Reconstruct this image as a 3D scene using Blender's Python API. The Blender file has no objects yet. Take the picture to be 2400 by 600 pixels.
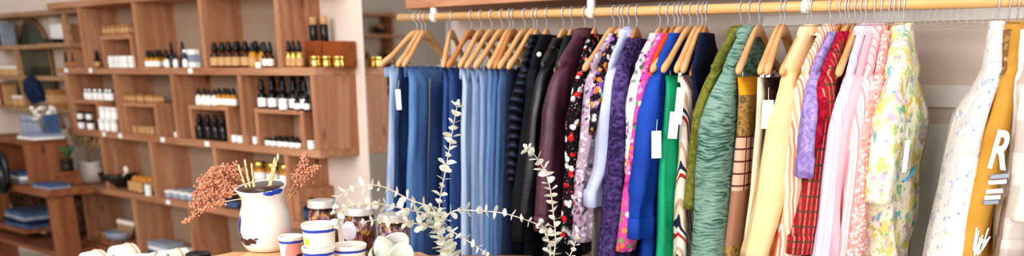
import bpy, math, random
from mathutils import Vector, Matrix, noise
SC = bpy.context.scene; COL = SC.collection
rnd = random.Random(7)
PI = math.pi
# ------------------------------------------------------------------ camera maths (2400x600 frame)
FPX = 2000.0; PCY = 800.0
PITCH = math.atan(640 / 2000.0); YAW = math.radians(38.9); CAMZ = 1.55
RV = Vector((math.cos(YAW), math.sin(YAW), 0)); FV = Vector((-math.sin(YAW), math.cos(YAW), 0))
CAM = Vector((0, 0, CAMZ))
def ray(px, py):
    r = px - 1200.0; up = PCY - py
    return RV * r + FV * (FPX * math.cos(PITCH) + up * math.sin(PITCH)) + Vector((0, 0, up * math.cos(PITCH) - FPX * math.sin(PITCH)))
def onY(px, py, Y): d = ray(px, py); return CAM + d * (Y / d.y)
def onZ(px, py, z): d = ray(px, py); return CAM + d * ((z - CAMZ) / d.z)
def onPl(px, py, p0, n):
    d = ray(px, py); return CAM + d * ((p0 - CAM).dot(n) / d.dot(n))
def atD(px, py, D):
    d = ray(px, py); return CAM + d * (D / d.dot(FV))
def proj(p):
    v = p - CAM; x = v.dot(RV); F = v.dot(FV); z = v.z
    dep = F * math.cos(PITCH) - z * math.sin(PITCH); up = F * math.sin(PITCH) + z * math.cos(PITCH)
    return 1200 + FPX * x / dep, PCY - FPX * up / dep
cd = bpy.data.cameras.new('camera'); cam = bpy.data.objects.new('camera', cd); COL.objects.link(cam)
cam.location = CAM; cam.rotation_euler = (PI / 2 - PITCH, 0, YAW)
cd.sensor_fit = 'HORIZONTAL'; cd.sensor_width = 36; cd.lens = 30; cd.shift_y = 500 / 2400.0; cd.clip_start = .05
cd.dof.use_dof = True; cd.dof.focus_distance = 2.52; cd.dof.aperture_fstop = 1.65
SC.camera = cam
# ------------------------------------------------------------------ materials
def lin(h):
    if not isinstance(h, str): return (h[0], h[1], h[2], 1)
    v = [int(h[i:i + 2], 16) / 255 for i in (1, 3, 5)]
    return tuple(x / 12.92 if x <= .04045 else ((x + .055) / 1.055) ** 2.4 for x in v) + (1,)
class NT:
    def __init__(s, name, rough=.8, metal=0, spec=.3):
        s.m = bpy.data.materials.new(name); s.m.use_nodes = True; s.t = s.m.node_tree
        s.b = s.t.nodes['Principled BSDF']
        s.b.inputs['Roughness'].default_value = rough; s.b.inputs['Metallic'].default_value = metal
        s.b.inputs['Specular IOR Level'].default_value = spec
        s.co = s.n('ShaderNodeTexCoord').outputs['Object']
    def n(s, ty, inp=None, **kw):
        o = s.t.nodes.new(ty)
        for k, v in kw.items(): setattr(o, k, v)
        for k, v in (inp or {}).items():
            if isinstance(v, bpy.types.NodeSocket): s.t.links.new(v, o.inputs[k])
            else: o.inputs[k].default_value = v
        return o
    def map(s, sc, v=None, rot=(0, 0, 0)):
        return s.n('ShaderNodeMapping', {'Vector': v or s.co, 'Scale': sc, 'Rotation': rot}).outputs[0]
    def noise(s, sc, v=None, det=3, rough=.5): return s.n('ShaderNodeTexNoise', {'Vector': v or s.co, 'Scale': sc, 'Detail': det, 'Roughness': rough}).outputs
    def ramp(s, fac, stops, const=False):
        r = s.n('ShaderNodeValToRGB', {'Fac': fac}); cr = r.color_ramp
        if const: cr.interpolation = 'CONSTANT'
        while len(cr.elements) < len(stops): cr.elements.new(.5)
        for e, (p, c) in zip(cr.elements, stops): e.position = p
        for e, (p, c) in zip(cr.elements, stops): e.color = lin(c)
        return r.outputs[0]
    def mix(s, f, a, b, mode='MIX'):
        m = s.n('ShaderNodeMix', data_type='RGBA', blend_type=mode)
        for i, v in ((0, f), (6, a), (7, b)):
            if isinstance(v, bpy.types.NodeSocket): s.t.links.new(v, m.inputs[i])
            else: m.inputs[i].default_value = v if i == 0 else lin(v)
        return m.outputs[2]
    def math(s, op, a, b=0.0):
        m = s.n('ShaderNodeMath', operation=op)
        for i, v in ((0, a), (1, b)):
            if isinstance(v, bpy.types.NodeSocket): s.t.links.new(v, m.inputs[i])
            else: m.inputs[i].default_value = v
        return m.outputs[0]
    def warp(s, sc, amt, v=None):
        nn = s.n('ShaderNodeTexNoise', {'Vector': v or s.co, 'Scale': sc, 'Detail': 2})
        a = s.n('ShaderNodeVectorMath', {0: nn.outputs['Color'], 1: (.5, .5, .5)}, operation='SUBTRACT').outputs[0]
        b = s.n('ShaderNodeVectorMath', {0: a, 'Scale': amt}, operation='SCALE').outputs[0]
        return s.n('ShaderNodeVectorMath', {0: v or s.co, 1: b}, operation='ADD').outputs[0]
    def bump(s, h, st=.3, d=.002):
        b = s.n('ShaderNodeBump', {'Height': h, 'Strength': st, 'Distance': d}); s.t.links.new(b.outputs[0], s.b.inputs['Normal'])
    def done(s, col=None):
        if col is not None:
            if isinstance(col, bpy.types.NodeSocket): s.t.links.new(col, s.b.inputs['Base Color'])
            else: s.b.inputs['Base Color'].default_value = lin(col)
        return s.m
def plain(name, c, c2=None, rough=.7, metal=0, sc=12, spec=.3, bs=0, sheen=0):
    n = NT(name, rough, metal, spec)
    o = n.noise(sc)
    col = n.ramp(o['Fac'], [(.3, c), (.7, c2 or c)])
    if bs: n.bump(n.noise(bs)['Fac'], .35, .003)
    if sheen: n.b.inputs['Sheen Weight'].default_value = sheen
    return n.done(col)
def wood(name, c1, c2, c3, ax='X', rough=.55, sc=1.0):
    n = NT(name, rough, 0, .3)
    s = {'X': (1.2, 22, 22), 'Y': (22, 1.2, 22), 'Z': (22, 22, 1.2)}[ax]
    v = n.map(tuple(k * sc for k in s), n.warp(1.5, .12))
    a = n.noise(1.0, v, 5, .6)['Fac']
    big = n.noise(2.2, None, 2)['Fac']
    col = n.ramp(a, [(.32, c1), (.5, c2), (.68, c3)])
    col = n.mix(n.math('MULTIPLY', big, .5), col, c1)
    kn = n.n('ShaderNodeTexVoronoi', {'Vector': n.map({'X': (1.5, 5, 5), 'Y': (5, 1.5, 5), 'Z': (5, 5, 1.8)}[ax]), 'Scale': 1.1}).outputs['Distance']
    col = n.mix(n.ramp(kn, [(.03, (1, 1, 1)), (.1, (0, 0, 0))]), col, (.12, .04, .015))
    n.bump(a, .15, .001)
    return n.done(col)
def cloth_bump(n, s=900): n.bump(n.noise(s)['Fac'], .25, .001)
def floral(name, base, pal, sc=40, cover=.5, warp=.03, rough=.8, stretch=(1, 1, 1)):
    # base = list of ground colours; pal = blossom colours in voronoi cells
    n = NT(name, rough, 0, .2)
    v = n.warp(14, warp, n.map(stretch))
    vo = n.n('ShaderNodeTexVoronoi', {'Vector': v, 'Scale': sc})
    r = n.n('ShaderNodeSeparateColor', {0: vo.outputs['Color']}).outputs
    k = len(pal)
    pc = n.ramp(r[0], [(i / k, c) for i, c in enumerate(pal)], True)
    d = n.ramp(vo.outputs['Distance'], [(.42, (1, 1, 1)), (.55, (0, 0, 0))])
    cl = n.ramp(n.noise(9, v)['Fac'], [(1 - cover - .06, (0, 0, 0)), (1 - cover + .04, (1, 1, 1))])
    g = n.ramp(n.noise(5)['Fac'], [(.35, base[0]), (.65, base[-1])])
    col = n.mix(n.math('MULTIPLY', d, cl), g, pc)
    v2 = n.n('ShaderNodeTexVoronoi', {'Vector': v, 'Scale': sc * 2.3})
    d2 = n.ramp(v2.outputs['Distance'], [(.2, (.8, .8, .8)), (.3, (0, 0, 0))])
    col = n.mix(n.math('MULTIPLY', d2, .6), col, n.ramp(n.n('ShaderNodeSeparateColor', {0: v2.outputs['Color']}).outputs[1], [(i / k, c) for i, c in enumerate(reversed(pal))], True))
    cloth_bump(n)
    return n.done(col)
def watercolour(name, base, layers, sc=22, stretch=(1, 1, .6)):
    # soft blots of colour, one noise layer per colour
    n = NT(name, .8, 0, .2); col = n.ramp(n.noise(6)['Fac'], [(.4, base[0]), (.6, base[1])])
    for i, (c, th) in enumerate(layers):
        v = n.n('ShaderNodeVectorMath', {0: n.map(stretch), 1: (3.7 * i + 1, 1.9 * i, 5.3 * i)}, operation='ADD').outputs[0]
        f = n.noise(sc * (1 + .13 * i), v, 3, .6)['Fac']
        col = n.mix(n.ramp(f, [(th, (0, 0, 0)), (th + .05, (.92, .92, .92))]), col, c)
    cloth_bump(n)
    return n.done(col)
def stripes(name, pal, freq, d=(0, 1, 0), warp=.02, rough=.75, wsc=6):
    n = NT(name, rough, 0, .2)
    v = n.warp(wsc, warp)
    dt = n.n('ShaderNodeVectorMath', {0: v, 1: d}, operation='DOT_PRODUCT').outputs['Value']
    fr = n.math('FRACT', n.math('MULTIPLY', dt, freq))
    k = len(pal)
    col = n.ramp(fr, [(i / k, c) for i, c in enumerate(pal)], True)
    cloth_bump(n)
    return n.done(col)
def plaid(name, base, c1, c2, fy=14, fz=12, w=.2):
    n = NT(name, .85, 0, .2)
    sp = n.n('ShaderNodeSeparateXYZ', {0: n.warp(5, .012)}).outputs
    fx = n.math('FRACT', n.math('MULTIPLY', n.math('ADD', sp[1], sp[0]), fy)); fzz = n.math('FRACT', n.math('MULTIPLY', sp[2], fz))
    a = n.ramp(fx, [(0, (1, 1, 1)), (w, (0, 0, 0)), (.5, (.4, .4, .4)), (.5 + w, (0, 0, 0))], True)
    b = n.ramp(fzz, [(0, (1, 1, 1)), (w, (0, 0, 0)), (.5, (.4, .4, .4)), (.5 + w, (0, 0, 0))], True)
    col = n.mix(n.math('MULTIPLY', a, .7), base, c1); col = n.mix(n.math('MULTIPLY', b, .7), col, c2)
    cloth_bump(n)
    return n.done(col)
def denim(name, c1, c2, fade=None):
    n = NT(name, .85, 0, .2)
    a = n.noise(1, n.map((260, 260, 30)), 3)['Fac']; b = n.noise(1, n.map((14, 14, 2.2)), 3)['Fac']
    col = n.ramp(b, [(.36, c1), (.64, c2)])
    col = n.mix(n.math('MULTIPLY', a, .45), col, fade or c2)
    n.bump(a, .3, .001)
    return n.done(col)
def knit(name, c1, c2, sc=(25, 25, 110), lo=.44, hi=.56, bs=350):
    n = NT(name, .95, 0, .1)
    v = n.map(sc, n.warp(9, .05))
    a = n.noise(1, v, 4, .65)['Fac']; big = n.noise(6, None, 2)['Fac']
    f = n.math('ADD', n.math('MULTIPLY', a, .75), n.math('MULTIPLY', big, .25))
    col = n.ramp(f, [(lo, c1), (hi, c2)])
    n.bump(n.noise(bs)['Fac'], .8, .004)
    return n.done(col)
def leather(name, c, c2, rough=.38):
    n = NT(name, rough, 0, .5)
    col = n.ramp(n.noise(7)['Fac'], [(.35, c), (.65, c2)])
    n.bump(n.noise(160)['Fac'], .3, .002)
    return n.done(col)
def glassm(name, col=(1, 1, 1), rough=.03, ior=1.3):
    n = NT(name, rough); n.b.inputs['Transmission Weight'].default_value = 1; n.b.inputs['IOR'].default_value = ior
    return n.done(n.ramp(n.noise(3)['Fac'], [(0, col), (1, col)]))
W1, W2, W3 = '#A37051', '#B98767', '#CCA182'
M = {}
for a_ in 'XYZ': M['w' + a_] = wood('shelf wood ' + a_, W1, W2, W3, a_)
for a_ in 'XYZ': M['d' + a_] = wood('aged desk wood ' + a_, '#7E4C32', '#976041', '#AA7453', a_)
M['rod'] = wood('birch rod', '#D9A66B', '#E8BC84', '#F0CB98', 'X', .4)
M['tan'] = wood('dull tan board', '#A07A5A', '#B58E6C', '#C4A07E', 'X')
M['hang'] = wood('hanger beech', '#D29E69', '#E0B07F', '#EBC496', 'Y', .35)
M['hang2'] = wood('hanger darker beech', '#B87844', '#C98B56', '#D39A66', 'Y', .35)
M['metal'] = plain('brushed nickel', '#C9CBD0', '#E2E4E8', .25, 1)
M['back_shade'] = plain('painted compartment shade', '#A8917D', '#B39C88', .9, sc=2)
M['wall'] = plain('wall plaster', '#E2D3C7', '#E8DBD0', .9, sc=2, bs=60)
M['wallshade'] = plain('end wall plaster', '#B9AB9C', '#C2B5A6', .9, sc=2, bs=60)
M['white'] = plain('white satin', '#F2F0EC', '#FAF9F6', .5)
M['card'] = plain('white card', '#F7F6F3', '#FFFFFF', .7)
M['floor'] = plain('pale concrete floor', '#B9B2A8', '#CFC8BE', .5, sc=3)
M['black'] = plain('black gloss', '#0D0D10', '#17171B', .3, spec=.5)
M['darkglass'] = plain('dark bottle glass', '#0B0A0C', '#15110F', .12, spec=.6)
M['amber'] = plain('amber bottle glass', '#3A1B08', '#5A2D0C', .12, spec=.6)
M['honey'] = plain('golden oil glass', '#B97A1B', '#D79A2C', .12, spec=.6)
M['gold'] = plain('gold tin', '#D9B24F', '#F1D98A', .25, 1)
M['kraft'] = plain('kraft paper', '#A9764B', '#B98659', .9, sc=30)
M['kraft2'] = plain('pale kraft label', '#C79B6B', '#D6AE80', .8, sc=30)
M['terra'] = wood('reddish box wood', '#8A4A26', '#9E5930', '#AE6A3D', 'X')
M['cream'] = plain('cream ceramic', '#EFE6DA', '#F5EEE4', .35)
M['stone'] = plain('dark bowl', '#2A211E', '#3B2F2A', .4)
M['wicker'] = NT('wicker', .9)
_n = M['wicker']; _v = _n.n('ShaderNodeTexVoronoi', {'Vector': _n.map((1, 1, 2)), 'Scale': 40}).outputs['Distance']
_n.bump(_v, 1, .01); M['wicker'] = _n.done(_n.ramp(_v, [(.15, '#9A7454'), (.55, '#3C281B')]))
M['blue'] = plain('blue book cloth', '#3E5676', '#5A7194', .7, sc=20)
M['bluegrey'] = plain('grey blue paper', '#8C96A8', '#A8B0BE', .7, sc=20)
M['green'] = plain('leaf green', '#3D5A34', '#5E7A4C', .6, sc=30)
M['navy'] = plain('navy cloth', '#16233D', '#203252', .9, sc=20)
M['olive'] = plain('olive glass', '#4E5142', '#5C5F50', .15, spec=.5)
# ------------------------------------------------------------------ objects
def tag(o, label=None, cat=None, group=None, kind=None):
    for k, v in (('label', label), ('category', cat), ('group', group), ('kind', kind)):
        if v: o[k] = v
    return o
def empty(name, loc, rz=0, label=None, cat=None, group=None):
    o = bpy.data.objects.new(name, None); COL.objects.link(o); o.location = loc; o.rotation_euler = (0, 0, rz); o.empty_display_size = .05
    return tag(o, label, cat, group)
class MB:
    def __init__(s): s.v = []; s.f = []
    def box(s, x0, x1, y0, y1, z0, z1, mt=None):
        b = len(s.v)
        for x in (x0, x1):
            for y in (y0, y1):
                for z in (z0, z1):
                    p = Vector((x, y, z)); s.v.append(mt @ p if mt else p)
        s.f += [tuple(b + i for i in q) for q in ((0, 1, 3, 2), (4, 6, 7, 5), (0, 4, 5, 1), (2, 3, 7, 6), (0, 2, 6, 4), (1, 5, 7, 3))]
        return s
    def loft(s, rings, cap=True, close=True):
        n = len(rings[0]); b = len(s.v)
        for r in rings: s.v += [Vector(p) for p in r]
        for i in range(len(rings) - 1):
            for j in range(n if close else n - 1):
                k = (j + 1) % n
                s.f.append((b + i * n + j, b + i * n + k, b + (i + 1) * n + k, b + (i + 1) * n + j))
        if cap:
            s.f.append(tuple(b + j for j in reversed(range(n)))); e = b + (len(rings) - 1) * n
            s.f.append(tuple(e + j for j in range(n)))
        return s
    def tube(s, pts, r, n=8, cap=True, flat=1):
        pts = [Vector(p) for p in pts]; rr = r if isinstance(r, (list, tuple)) else [r] * len(pts)
        rings = []; up = None
        for i, p in enumerate(pts):
            t = (pts[min(i + 1, len(pts) - 1)] - pts[max(i - 1, 0)])
            if t.length < 1e-9: t = Vector((0, 0, 1))
            t.normalize()
            if up is None: up = t.orthogonal().normalized()
            up = (up - t * up.dot(t)).normalized(); w = t.cross(up)
            rings.append([p + (up * math.cos(2 * PI * k / n) + w * math.sin(2 * PI * k / n) * flat) * rr[i] for k in range(n)])
        return s.loft(rings, cap)
    def lathe(s, prof, c=(0, 0, 0), n=24, cap=True):
        c = Vector(c)
        return s.loft([[c + Vector((r * math.cos(2 * PI * k / n), r * math.sin(2 * PI * k / n), z)) for k in range(n)] for r, z in prof], cap)
    def ball(s, c, r, n=8, m=5, sq=(1, 1, 1)):
        c = Vector(c)
        return s.loft([[c + Vector((sq[0] * r * math.sin(PI * (i + .02) / (m + .04)) * math.cos(2 * PI * k / n), sq[1] * r * math.sin(PI * (i + .02) / (m + .04)) * math.sin(2 * PI * k / n), sq[2] * -r * math.cos(PI * (i + .02) / (m + .04)))) for k in range(n)] for i in range(m + 1)])
    def build(s, name, m, parent=None, smooth=False, bevel=0, loc=None):
        me = bpy.data.meshes.new(name); me.from_pydata([tuple(v) for v in s.v], [], s.f); me.update()
        if smooth:
            for p in me.polygons: p.use_smooth = True
        o = bpy.data.objects.new(name, me); COL.objects.link(o); me.materials.append(m)
        if parent: o.parent = parent
        if loc: o.location = loc
        if bevel:
            b = o.modifiers.new('bevel', 'BEVEL'); b.width = bevel; b.segments = 2; b.limit_method = 'ANGLE'
        return o
def dup(root, loc, rz=0, label=None, group=None, scale=None):
    r = root.copy(); COL.objects.link(r); r.location = loc; r.rotation_euler = (0, 0, rz)
    if scale: r.scale = scale
    if label: r['label'] = label
    if group: r['group'] = group
    for ch in list(root.children):
        c = ch.copy(); COL.objects.link(c); c.parent = r
        for g in ch.children:
            d = g.copy(); COL.objects.link(d); d.parent = c
    return r
def spl(pts, n):
    """Catmull-Rom through tuples"""
    P = [Vector(p) for p in pts]; out = []; m = len(P) - 1
    for i in range(n):
        t = i / (n - 1) * m; k = min(int(t), m - 1); u = t - k
        a, b, c, d = P[max(k - 1, 0)], P[k], P[k + 1], P[min(k + 2, m)]
        out.append(.5 * ((2 * b) + (c - a) * u + (2 * a - 5 * b + 4 * c - d) * u * u + (3 * b - a - 3 * c + d) * u ** 3))
    return out
# ================================================================== the setting
YW = 3.12; YR = 2.81; YF = 2.85
tag(MB().box(-9, 3, YW, YW + .12, 0, 3).build('wall_back', M['wall']), kind='structure')
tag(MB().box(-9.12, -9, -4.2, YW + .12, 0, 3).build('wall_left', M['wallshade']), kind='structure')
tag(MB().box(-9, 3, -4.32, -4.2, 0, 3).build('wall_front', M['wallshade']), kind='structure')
tag(MB().box(-9.12, 3, -4.32, YW + .12, -.05, 0).build('floor', M['floor']), kind='structure')
# pale battens behind the right end of the rack
for i, (ya, yb) in enumerate(((22, 48), (200, 252), (292, 640))):
    za, zb = onY(2250, ya, YW).z, onY(2250, yb, YW).z
    tag(MB().box(-1.35, .6, YW - .012, YW, zb, za).build('trim_%d' % (i + 1), M['white']), kind='structure')
# full-length mirror
def zat(px, py, Y): return onY(px, py, Y).z
mx0, mx1 = onY(853, 200, YW - .03).x, onY(1040, 60, YW - .03).x
mir = empty('wall_mirror', ((mx0 + mx1) / 2, YW - .02, .25), 0, 'tall frameless looking glass on the wall between the shelf end and the hanging jeans', 'mirror')
_n = NT('silvered glass', .0, 1); mm = _n.done(_n.ramp(_n.noise(2)['Fac'], [(0, (.88, .89, .9)), (1, (.92, .92, .93))]))
hw = (mx1 - mx0) / 2
MB().box(-hw, hw, -.004, .0, 0, 2.2).build('glass', mm, mir)
MB().box(-hw - .014, -hw, -.012, .015, 0, 2.2).build('side_frame', M['wall'], mir, bevel=.003)
MB().box(hw, hw + .012, -.012, .015, 0, 2.2).build('side_frame', M['metal'], mir)
# ------------------------------------------------------------------ long shelf unit
su = empty('shelving_unit', (0, 0, 0), 0, 'long wall unit of warm pine boards and staggered uprights stocked with bottles', 'shelves')
def fx(px, py=300, Y=YF): return onY(px, py, Y).x
XR = fx(745, 300)
Z1 = zat(745, 158, YF); Z2 = zat(745, 353, YF); Z3 = (zat(250, 440, YF) + zat(550, 497, YF)) / 2; Z0 = zat(200, 15, YF) + .04; Z4 = zat(240, 566, YF)
TH = .04
XL = {0: fx(110, 20), 1: fx(132, 160), 2: fx(158, 300), 3: fx(180, 440), 4: fx(200, 560)}
for k, z in enumerate((Z0, Z1, Z2, Z3, Z4)):
    xr = XR if k in (1, 2) else (XR + .0 if k == 0 else fx(700, 500) if k == 3 else fx(620, 600))
    if k == 0: xr = fx(720, 20)
    MB().box(XL[k], xr, YF, YW, z - TH, z).build('shelf_board', M['wX'], su, bevel=.003)
MB().box(XL[1] + .1, fx(722, 300, YW), YW - .012, YW - .001, Z4, Z0 - TH).build('back_panel', M['back_shade'], su)  # added sheet, its darker beige paints the shade inside the compartments
def upright(px, py, za, zb):
    x = fx(px, py)
    MB().box(x, x + .036, YF + .004, YW, zb, za - TH).build('upright', M['wZ'], su, bevel=.002)
for px in (184, 312, 464, 641): upright(px + (2 if px < 400 else 4), 80, Z0, Z1)
for px in (157, 270, 403, 559): upright(px, 240, Z1, Z2)
MB().box(XR - .036, XR, YF + .002, YW, Z2, Z1 - TH).build('end_panel', M['wZ'], su)
for px in (237, 350, 497, 664): upright(px, 370, Z2, Z3)
for px in (199, 313, 441, 574): upright(px, 520, Z3, Z4)
# inner risers (small boxes standing on the boards)
def riser(pxl, pxr, ytop, ybot, z, lab, leg=.03, Y0=None, solid=False):
    Y0 = Y0 or YF + .02; x0 = fx(pxl, ybot, Y0); x1 = fx(pxr, ybot, Y0); h = zat(pxl, ytop, Y0) - z
    r = empty('display_riser', ((x0 + x1) / 2, Y0, z), 0, lab, 'box'); w = (x1 - x0) / 2; D = YW - .01 - Y0
    MB().box(-w, w, 0, D, h - .024, h).build('top_board', M['wX'], r, bevel=.002)
    MB().box(-w, -w + leg, .003, D, 0, h - .024).build('side_board', M['wZ'], r)
    MB().box(w - leg, w, .003, D, 0, h - .024).build('side_board', M['wZ'], r)
    return x0, x1, z + h, Y0
A1 = riser(243, 316, 84, 157, Z1, 'small pine riser on the second shelf holding kraft packets over white cartons')
A2 = riser(172, 236, 233, 300, Z2, 'pine riser at the left end of the third shelf beside stacked white bottles')
A3 = riser(296, 372, 240, 312, Z2, 'square pine riser topped with a row of kraft packets')
A4 = riser(449, 540, 246, 328, Z2, 'pine riser sheltering dark bottles, clear bottles on its top')
A5 = riser(603, 716, 254, 350, Z2, 'widest pine riser near the shelf end, topped with black dropper bottles')
# ------------------------------------------------------------------ bottle prototypes
def bottle(kind):
    r = empty({'drop': 'dropper_bottle', 'spray': 'spray_bottle', 'jar': 'cosmetic_jar', 'tin': 'gold_tin', 'pack': 'kraft_packet', 'carton': 'white_carton'}[kind[0]], (0, 0, 0)); r['category'] = kind[2]
    return r
def mk_dropper(body, label, h=.075, rr=.019, cap='black', ch=.05, name='dropper_bottle', cat='bottle', lab='', grp=''):
    r = empty(name, (0, 0, -5), 0, lab, cat, grp)
    MB().lathe([(rr * .9, 0), (rr, .004), (rr, h * .72), (rr * .8, h * .86), (rr * .42, h * .95), (rr * .42, h)], n=16).build('bottle_body', M[body], r, True)
    MB().lathe([(rr * 1.02, h * .12), (rr * 1.02, h * .62)], n=16, cap=False).build('paper_label', M[label], r, True)
    MB().lathe([(rr * .66, h), (rr * .66, h + ch * .38), (rr * .56, h + ch * .42), (rr * .48, h + ch * .5), (rr * .46, h + ch * .82), (rr * .3, h + ch * .95), (rr * .1, h + ch)], n=14).build('cap', M[cap], r, True)
    return r
def mk_jar(body, cap, h=.04, rr=.022, name='cosmetic_jar', cat='jar', lab='', grp=''):
    r = empty(name, (0, 0, -5), 0, lab, cat, grp)
    MB().lathe([(rr * .92, 0), (rr, .004), (rr, h * .68), (rr * .9, h * .7)], n=18).build('jar_body', M[body], r, True)
    MB().lathe([(rr * 1.03, h * .7), (rr * 1.03, h * .98), (rr * .98, h)], n=18).build('lid', M[cap], r, True)
    return r
def mk_box(m, w, d, h, name, cat, lab, grp, band=None):
    r = empty(name, (0, 0, -5), 0, lab, cat, grp)
    MB().box(-w / 2, w / 2, -d / 2, d / 2, 0, h).build('packet_body', M[m], r, bevel=.002)
    if band: MB().box(-w / 2 - .001, w / 2 + .001, -d / 2 - .001, d / 2 + .001, h * .3, h * .72).build('printed_band', M[band], r)
    return r
used = set()
def row(proto, n, pa, pb, py, z, Y=None, scale=1, jit=.006, ry=0):
    Y = Y or YF + .07
    xa, xb = fx(pa, py, Y), fx(pb, py, Y)
    for i in range(n):
        x = xa + (xb - xa) * (i / (n - 1) if n > 1 else 0)
        loc = (x + rnd.uniform(-jit, jit), Y + rnd.uniform(-jit, jit), z); s = (scale,) * 3
        if proto.name not in used:
            used.add(proto.name); proto.location = loc; proto.scale = s
        else: dup(proto, loc, rnd.uniform(-.2, .2), scale=s)
def G(f, *a, **k): return f(*a, **k)
# row 1
p = mk_box('kraft', .036, .05, .062, 'kraft_packet', 'packet', 'brown kraft packet standing on the riser of the second shelf', 'kraft packets on the upper riser', 'kraft2')
row(p, 6, 252, 306, 60, A1[2])
p = mk_box('card', .036, .05, .07, 'white_carton', 'box', 'white carton with faint print standing under the upper riser', 'white cartons under the upper riser', 'white')
row(p, 5, 264, 314, 140, Z1, YF + .03)
p = mk_dropper('darkglass', 'kraft2', .06, .02, lab='dark amber bottle standing alone beside the upper left riser', grp='')
row(p, 1, 229, 240, 150, Z1)
p = mk_dropper('honey', 'card', .06, .023, 'black', .04, lab='golden oil dropper bottle with white label left of the black bottles', grp='golden oil bottles on the second shelf')
row(p, 4, 338, 368, 145, Z1, YF + .05); row(p, 4, 350, 392, 145, Z1, YF + .11, 1.05)
p = mk_dropper('darkglass', 'black', .085, .018, 'black', .06, lab='tall black dropper bottle between golden oils and white cartons', grp='tall black bottles on the second shelf')
row(p, 2, 405, 430, 145, Z1, YF + .05)
p = mk_dropper('cream', 'card', .05, .016, 'black', .035, lab='small clear bottle with black cap in front of the tall black bottles', grp='small clear bottles on the second shelf')
row(p, 3, 392, 432, 150, Z1, YF + .02)
p = mk_box('card', .026, .035, .1, 'slim_carton', 'box', 'slim tall white carton beside the second shelf upright', 'slim white cartons on the second shelf', 'bluegrey')
row(p, 3, 441, 460, 145, Z1, YF + .06)
p = mk_dropper('amber', 'kraft2', .08, .026, 'black', .042, lab='amber dropper bottle with kraft label in the long second shelf row', grp='amber dropper bottles in the long row')
row(p, 6, 491, 575, 145, Z1, YF + .04, 1.1); row(p, 6, 503, 600, 140, Z1, YF + .13, 1.15)
p = mk_dropper('honey', 'kraft2', .08, .026, 'black', .042, lab='amber honey coloured dropper bottle at the right of the long row', grp='honey coloured bottles in the long row')
row(p, 3, 578, 615, 145, Z1, YF + .05, 1.05)
p = mk_dropper('amber', 'cream', .07, .019, 'black', .06, lab='small bottle with cream label next to the second shelf upright', grp='small cream label bottles by the upright')
row(p, 2, 624, 636, 148, Z1, YF + .03, 1)
p = mk_dropper('gold', 'kraft2', .075, .019, 'black', .05, lab='slender gold bottle with black cap right of the upright', grp='slender gold bottles')
row(p, 4, 668, 706, 150, Z1, YF + .05, 1.05)
# wooden boxes + tins
def block(pa, pb, ya, yb, z, Y0, D, m, name, lab, cat='box'):
    x0, x1 = fx(pa, yb, Y0), fx(pb, yb, Y0); h = zat(pa, ya, Y0) - z
    r = empty(name, ((x0 + x1) / 2, Y0, z), 0, lab, cat); w = (x1 - x0) / 2; t = .006
    b = MB(); b.box(-w, w, t, D, 0, h); b.build('box_body', M[m], r, bevel=.003)
    MB().box(-w + t, w - t, 0, t, t, h - t).build('front_panel', M[m], r)
    return (x0 + x1) / 2, z + h
block(712, 752, 96, 156, Z1, YF + .15, .1, 'terra', 'wooden_box', 'reddish wooden box right of the slender gold bottles')
b2 = block(757, 803, 97, 156, Z1, YF + .165, .095, 'terra', 'wooden_box', 'reddish wooden box under two black candles at the shelf end')
block(700, 728, 272, 328, zat(700, 330, YF + .1) * 0 + Z2, YF + .09, .08, 'wY', 'pine_block', 'small pine block standing inside the widest riser')
p = mk_jar('gold', 'gold', .045, .022, 'gold_tin', 'tin', 'small gold tin in front of the reddish boxes', 'gold tins at the shelf end')
for q_ in ((739, .04), (766, .09), (793, .125)): row(p, 1, q_[0], q_[0], 150, Z1, YF + q_[1], 1.2, .001)
p = empty('pillar_candle', (0, 0, -5), 0, 'black candle holder with cream top on the reddish wooden box', 'candle', 'black candles on the box')
MB().lathe([(.018, 0), (.02, .003), (.02, .075), (.017, .08)], n=16).build('holder', M['black'], p, True)
MB().lathe([(.019, .08), (.019, .115), (.015, .118)], n=16).build('cream_top', M['kraft2'], p, True)
row(p, 2, 736, 761, 90, b2[1], YF + .2, 1.05, 0)
# row 2
p = mk_jar('card', 'metal', .07, .022, 'lidded_jar', 'jar', 'frosted jar with silver lid on the left riser of the third shelf', 'frosted jars on the left riser')
row(p, 6, 204, 262, 225, A2[2], YF + .08, 1.0)
p = mk_jar('card', 'black', .055, .022, 'black_lid_jar', 'jar', 'white labelled jar with black lid under the left riser', 'black lidded jars under the left riser')
row(p, 2, 190, 214, 290, Z2, YF + .05, 1.1); row(p, 2, 188, 208, 270, Z2 + .065, YF + .05, .95, .001)
p = mk_jar('card', 'white', .062, .019, 'white_bottle', 'bottle', 'white bottle in the double stack right of the left riser', 'stacked white bottles')
row(p, 3, 240, 268, 290, Z2, YF + .04, 1.25, .001); row(p, 3, 240, 268, 255, Z2 + .078, YF + .04, 1.25, .001)
p = mk_box('kraft', .03, .05, .05, 'kraft_packet', 'packet', 'narrow kraft packet on the square riser of the third shelf', 'kraft packets on the square riser', 'kraft2')
row(p, 8, 300, 372, 228, A3[2], YF + .06, 1)
p = mk_box('kraft2', .028, .05, .045, 'kraft_sachet', 'packet', 'pale kraft sachet inside the square riser', 'sachets inside the square riser')
row(p, 6, 314, 362, 305, Z2, YF + .08)
p = mk_box('card', .09, .06, .03, 'card_box', 'box', 'flat white box lying between the square riser and the bottle riser', '')
row(p, 1, 428, 430, 315, Z2, YF + .06)
p = mk_dropper('cream', 'card', .055, .018, 'black', .03, lab='clear bottle with black cap on the left of the bottle riser', grp='clear bottles on the bottle riser')
row(p, 4, 469, 505, 240, A4[2], YF + .05, 1.1)
p = mk_dropper('honey', 'card', .06, .02, 'black', .03, lab='honey toned bottle on the right of the bottle riser', grp='honey toned bottles on the bottle riser')
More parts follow.
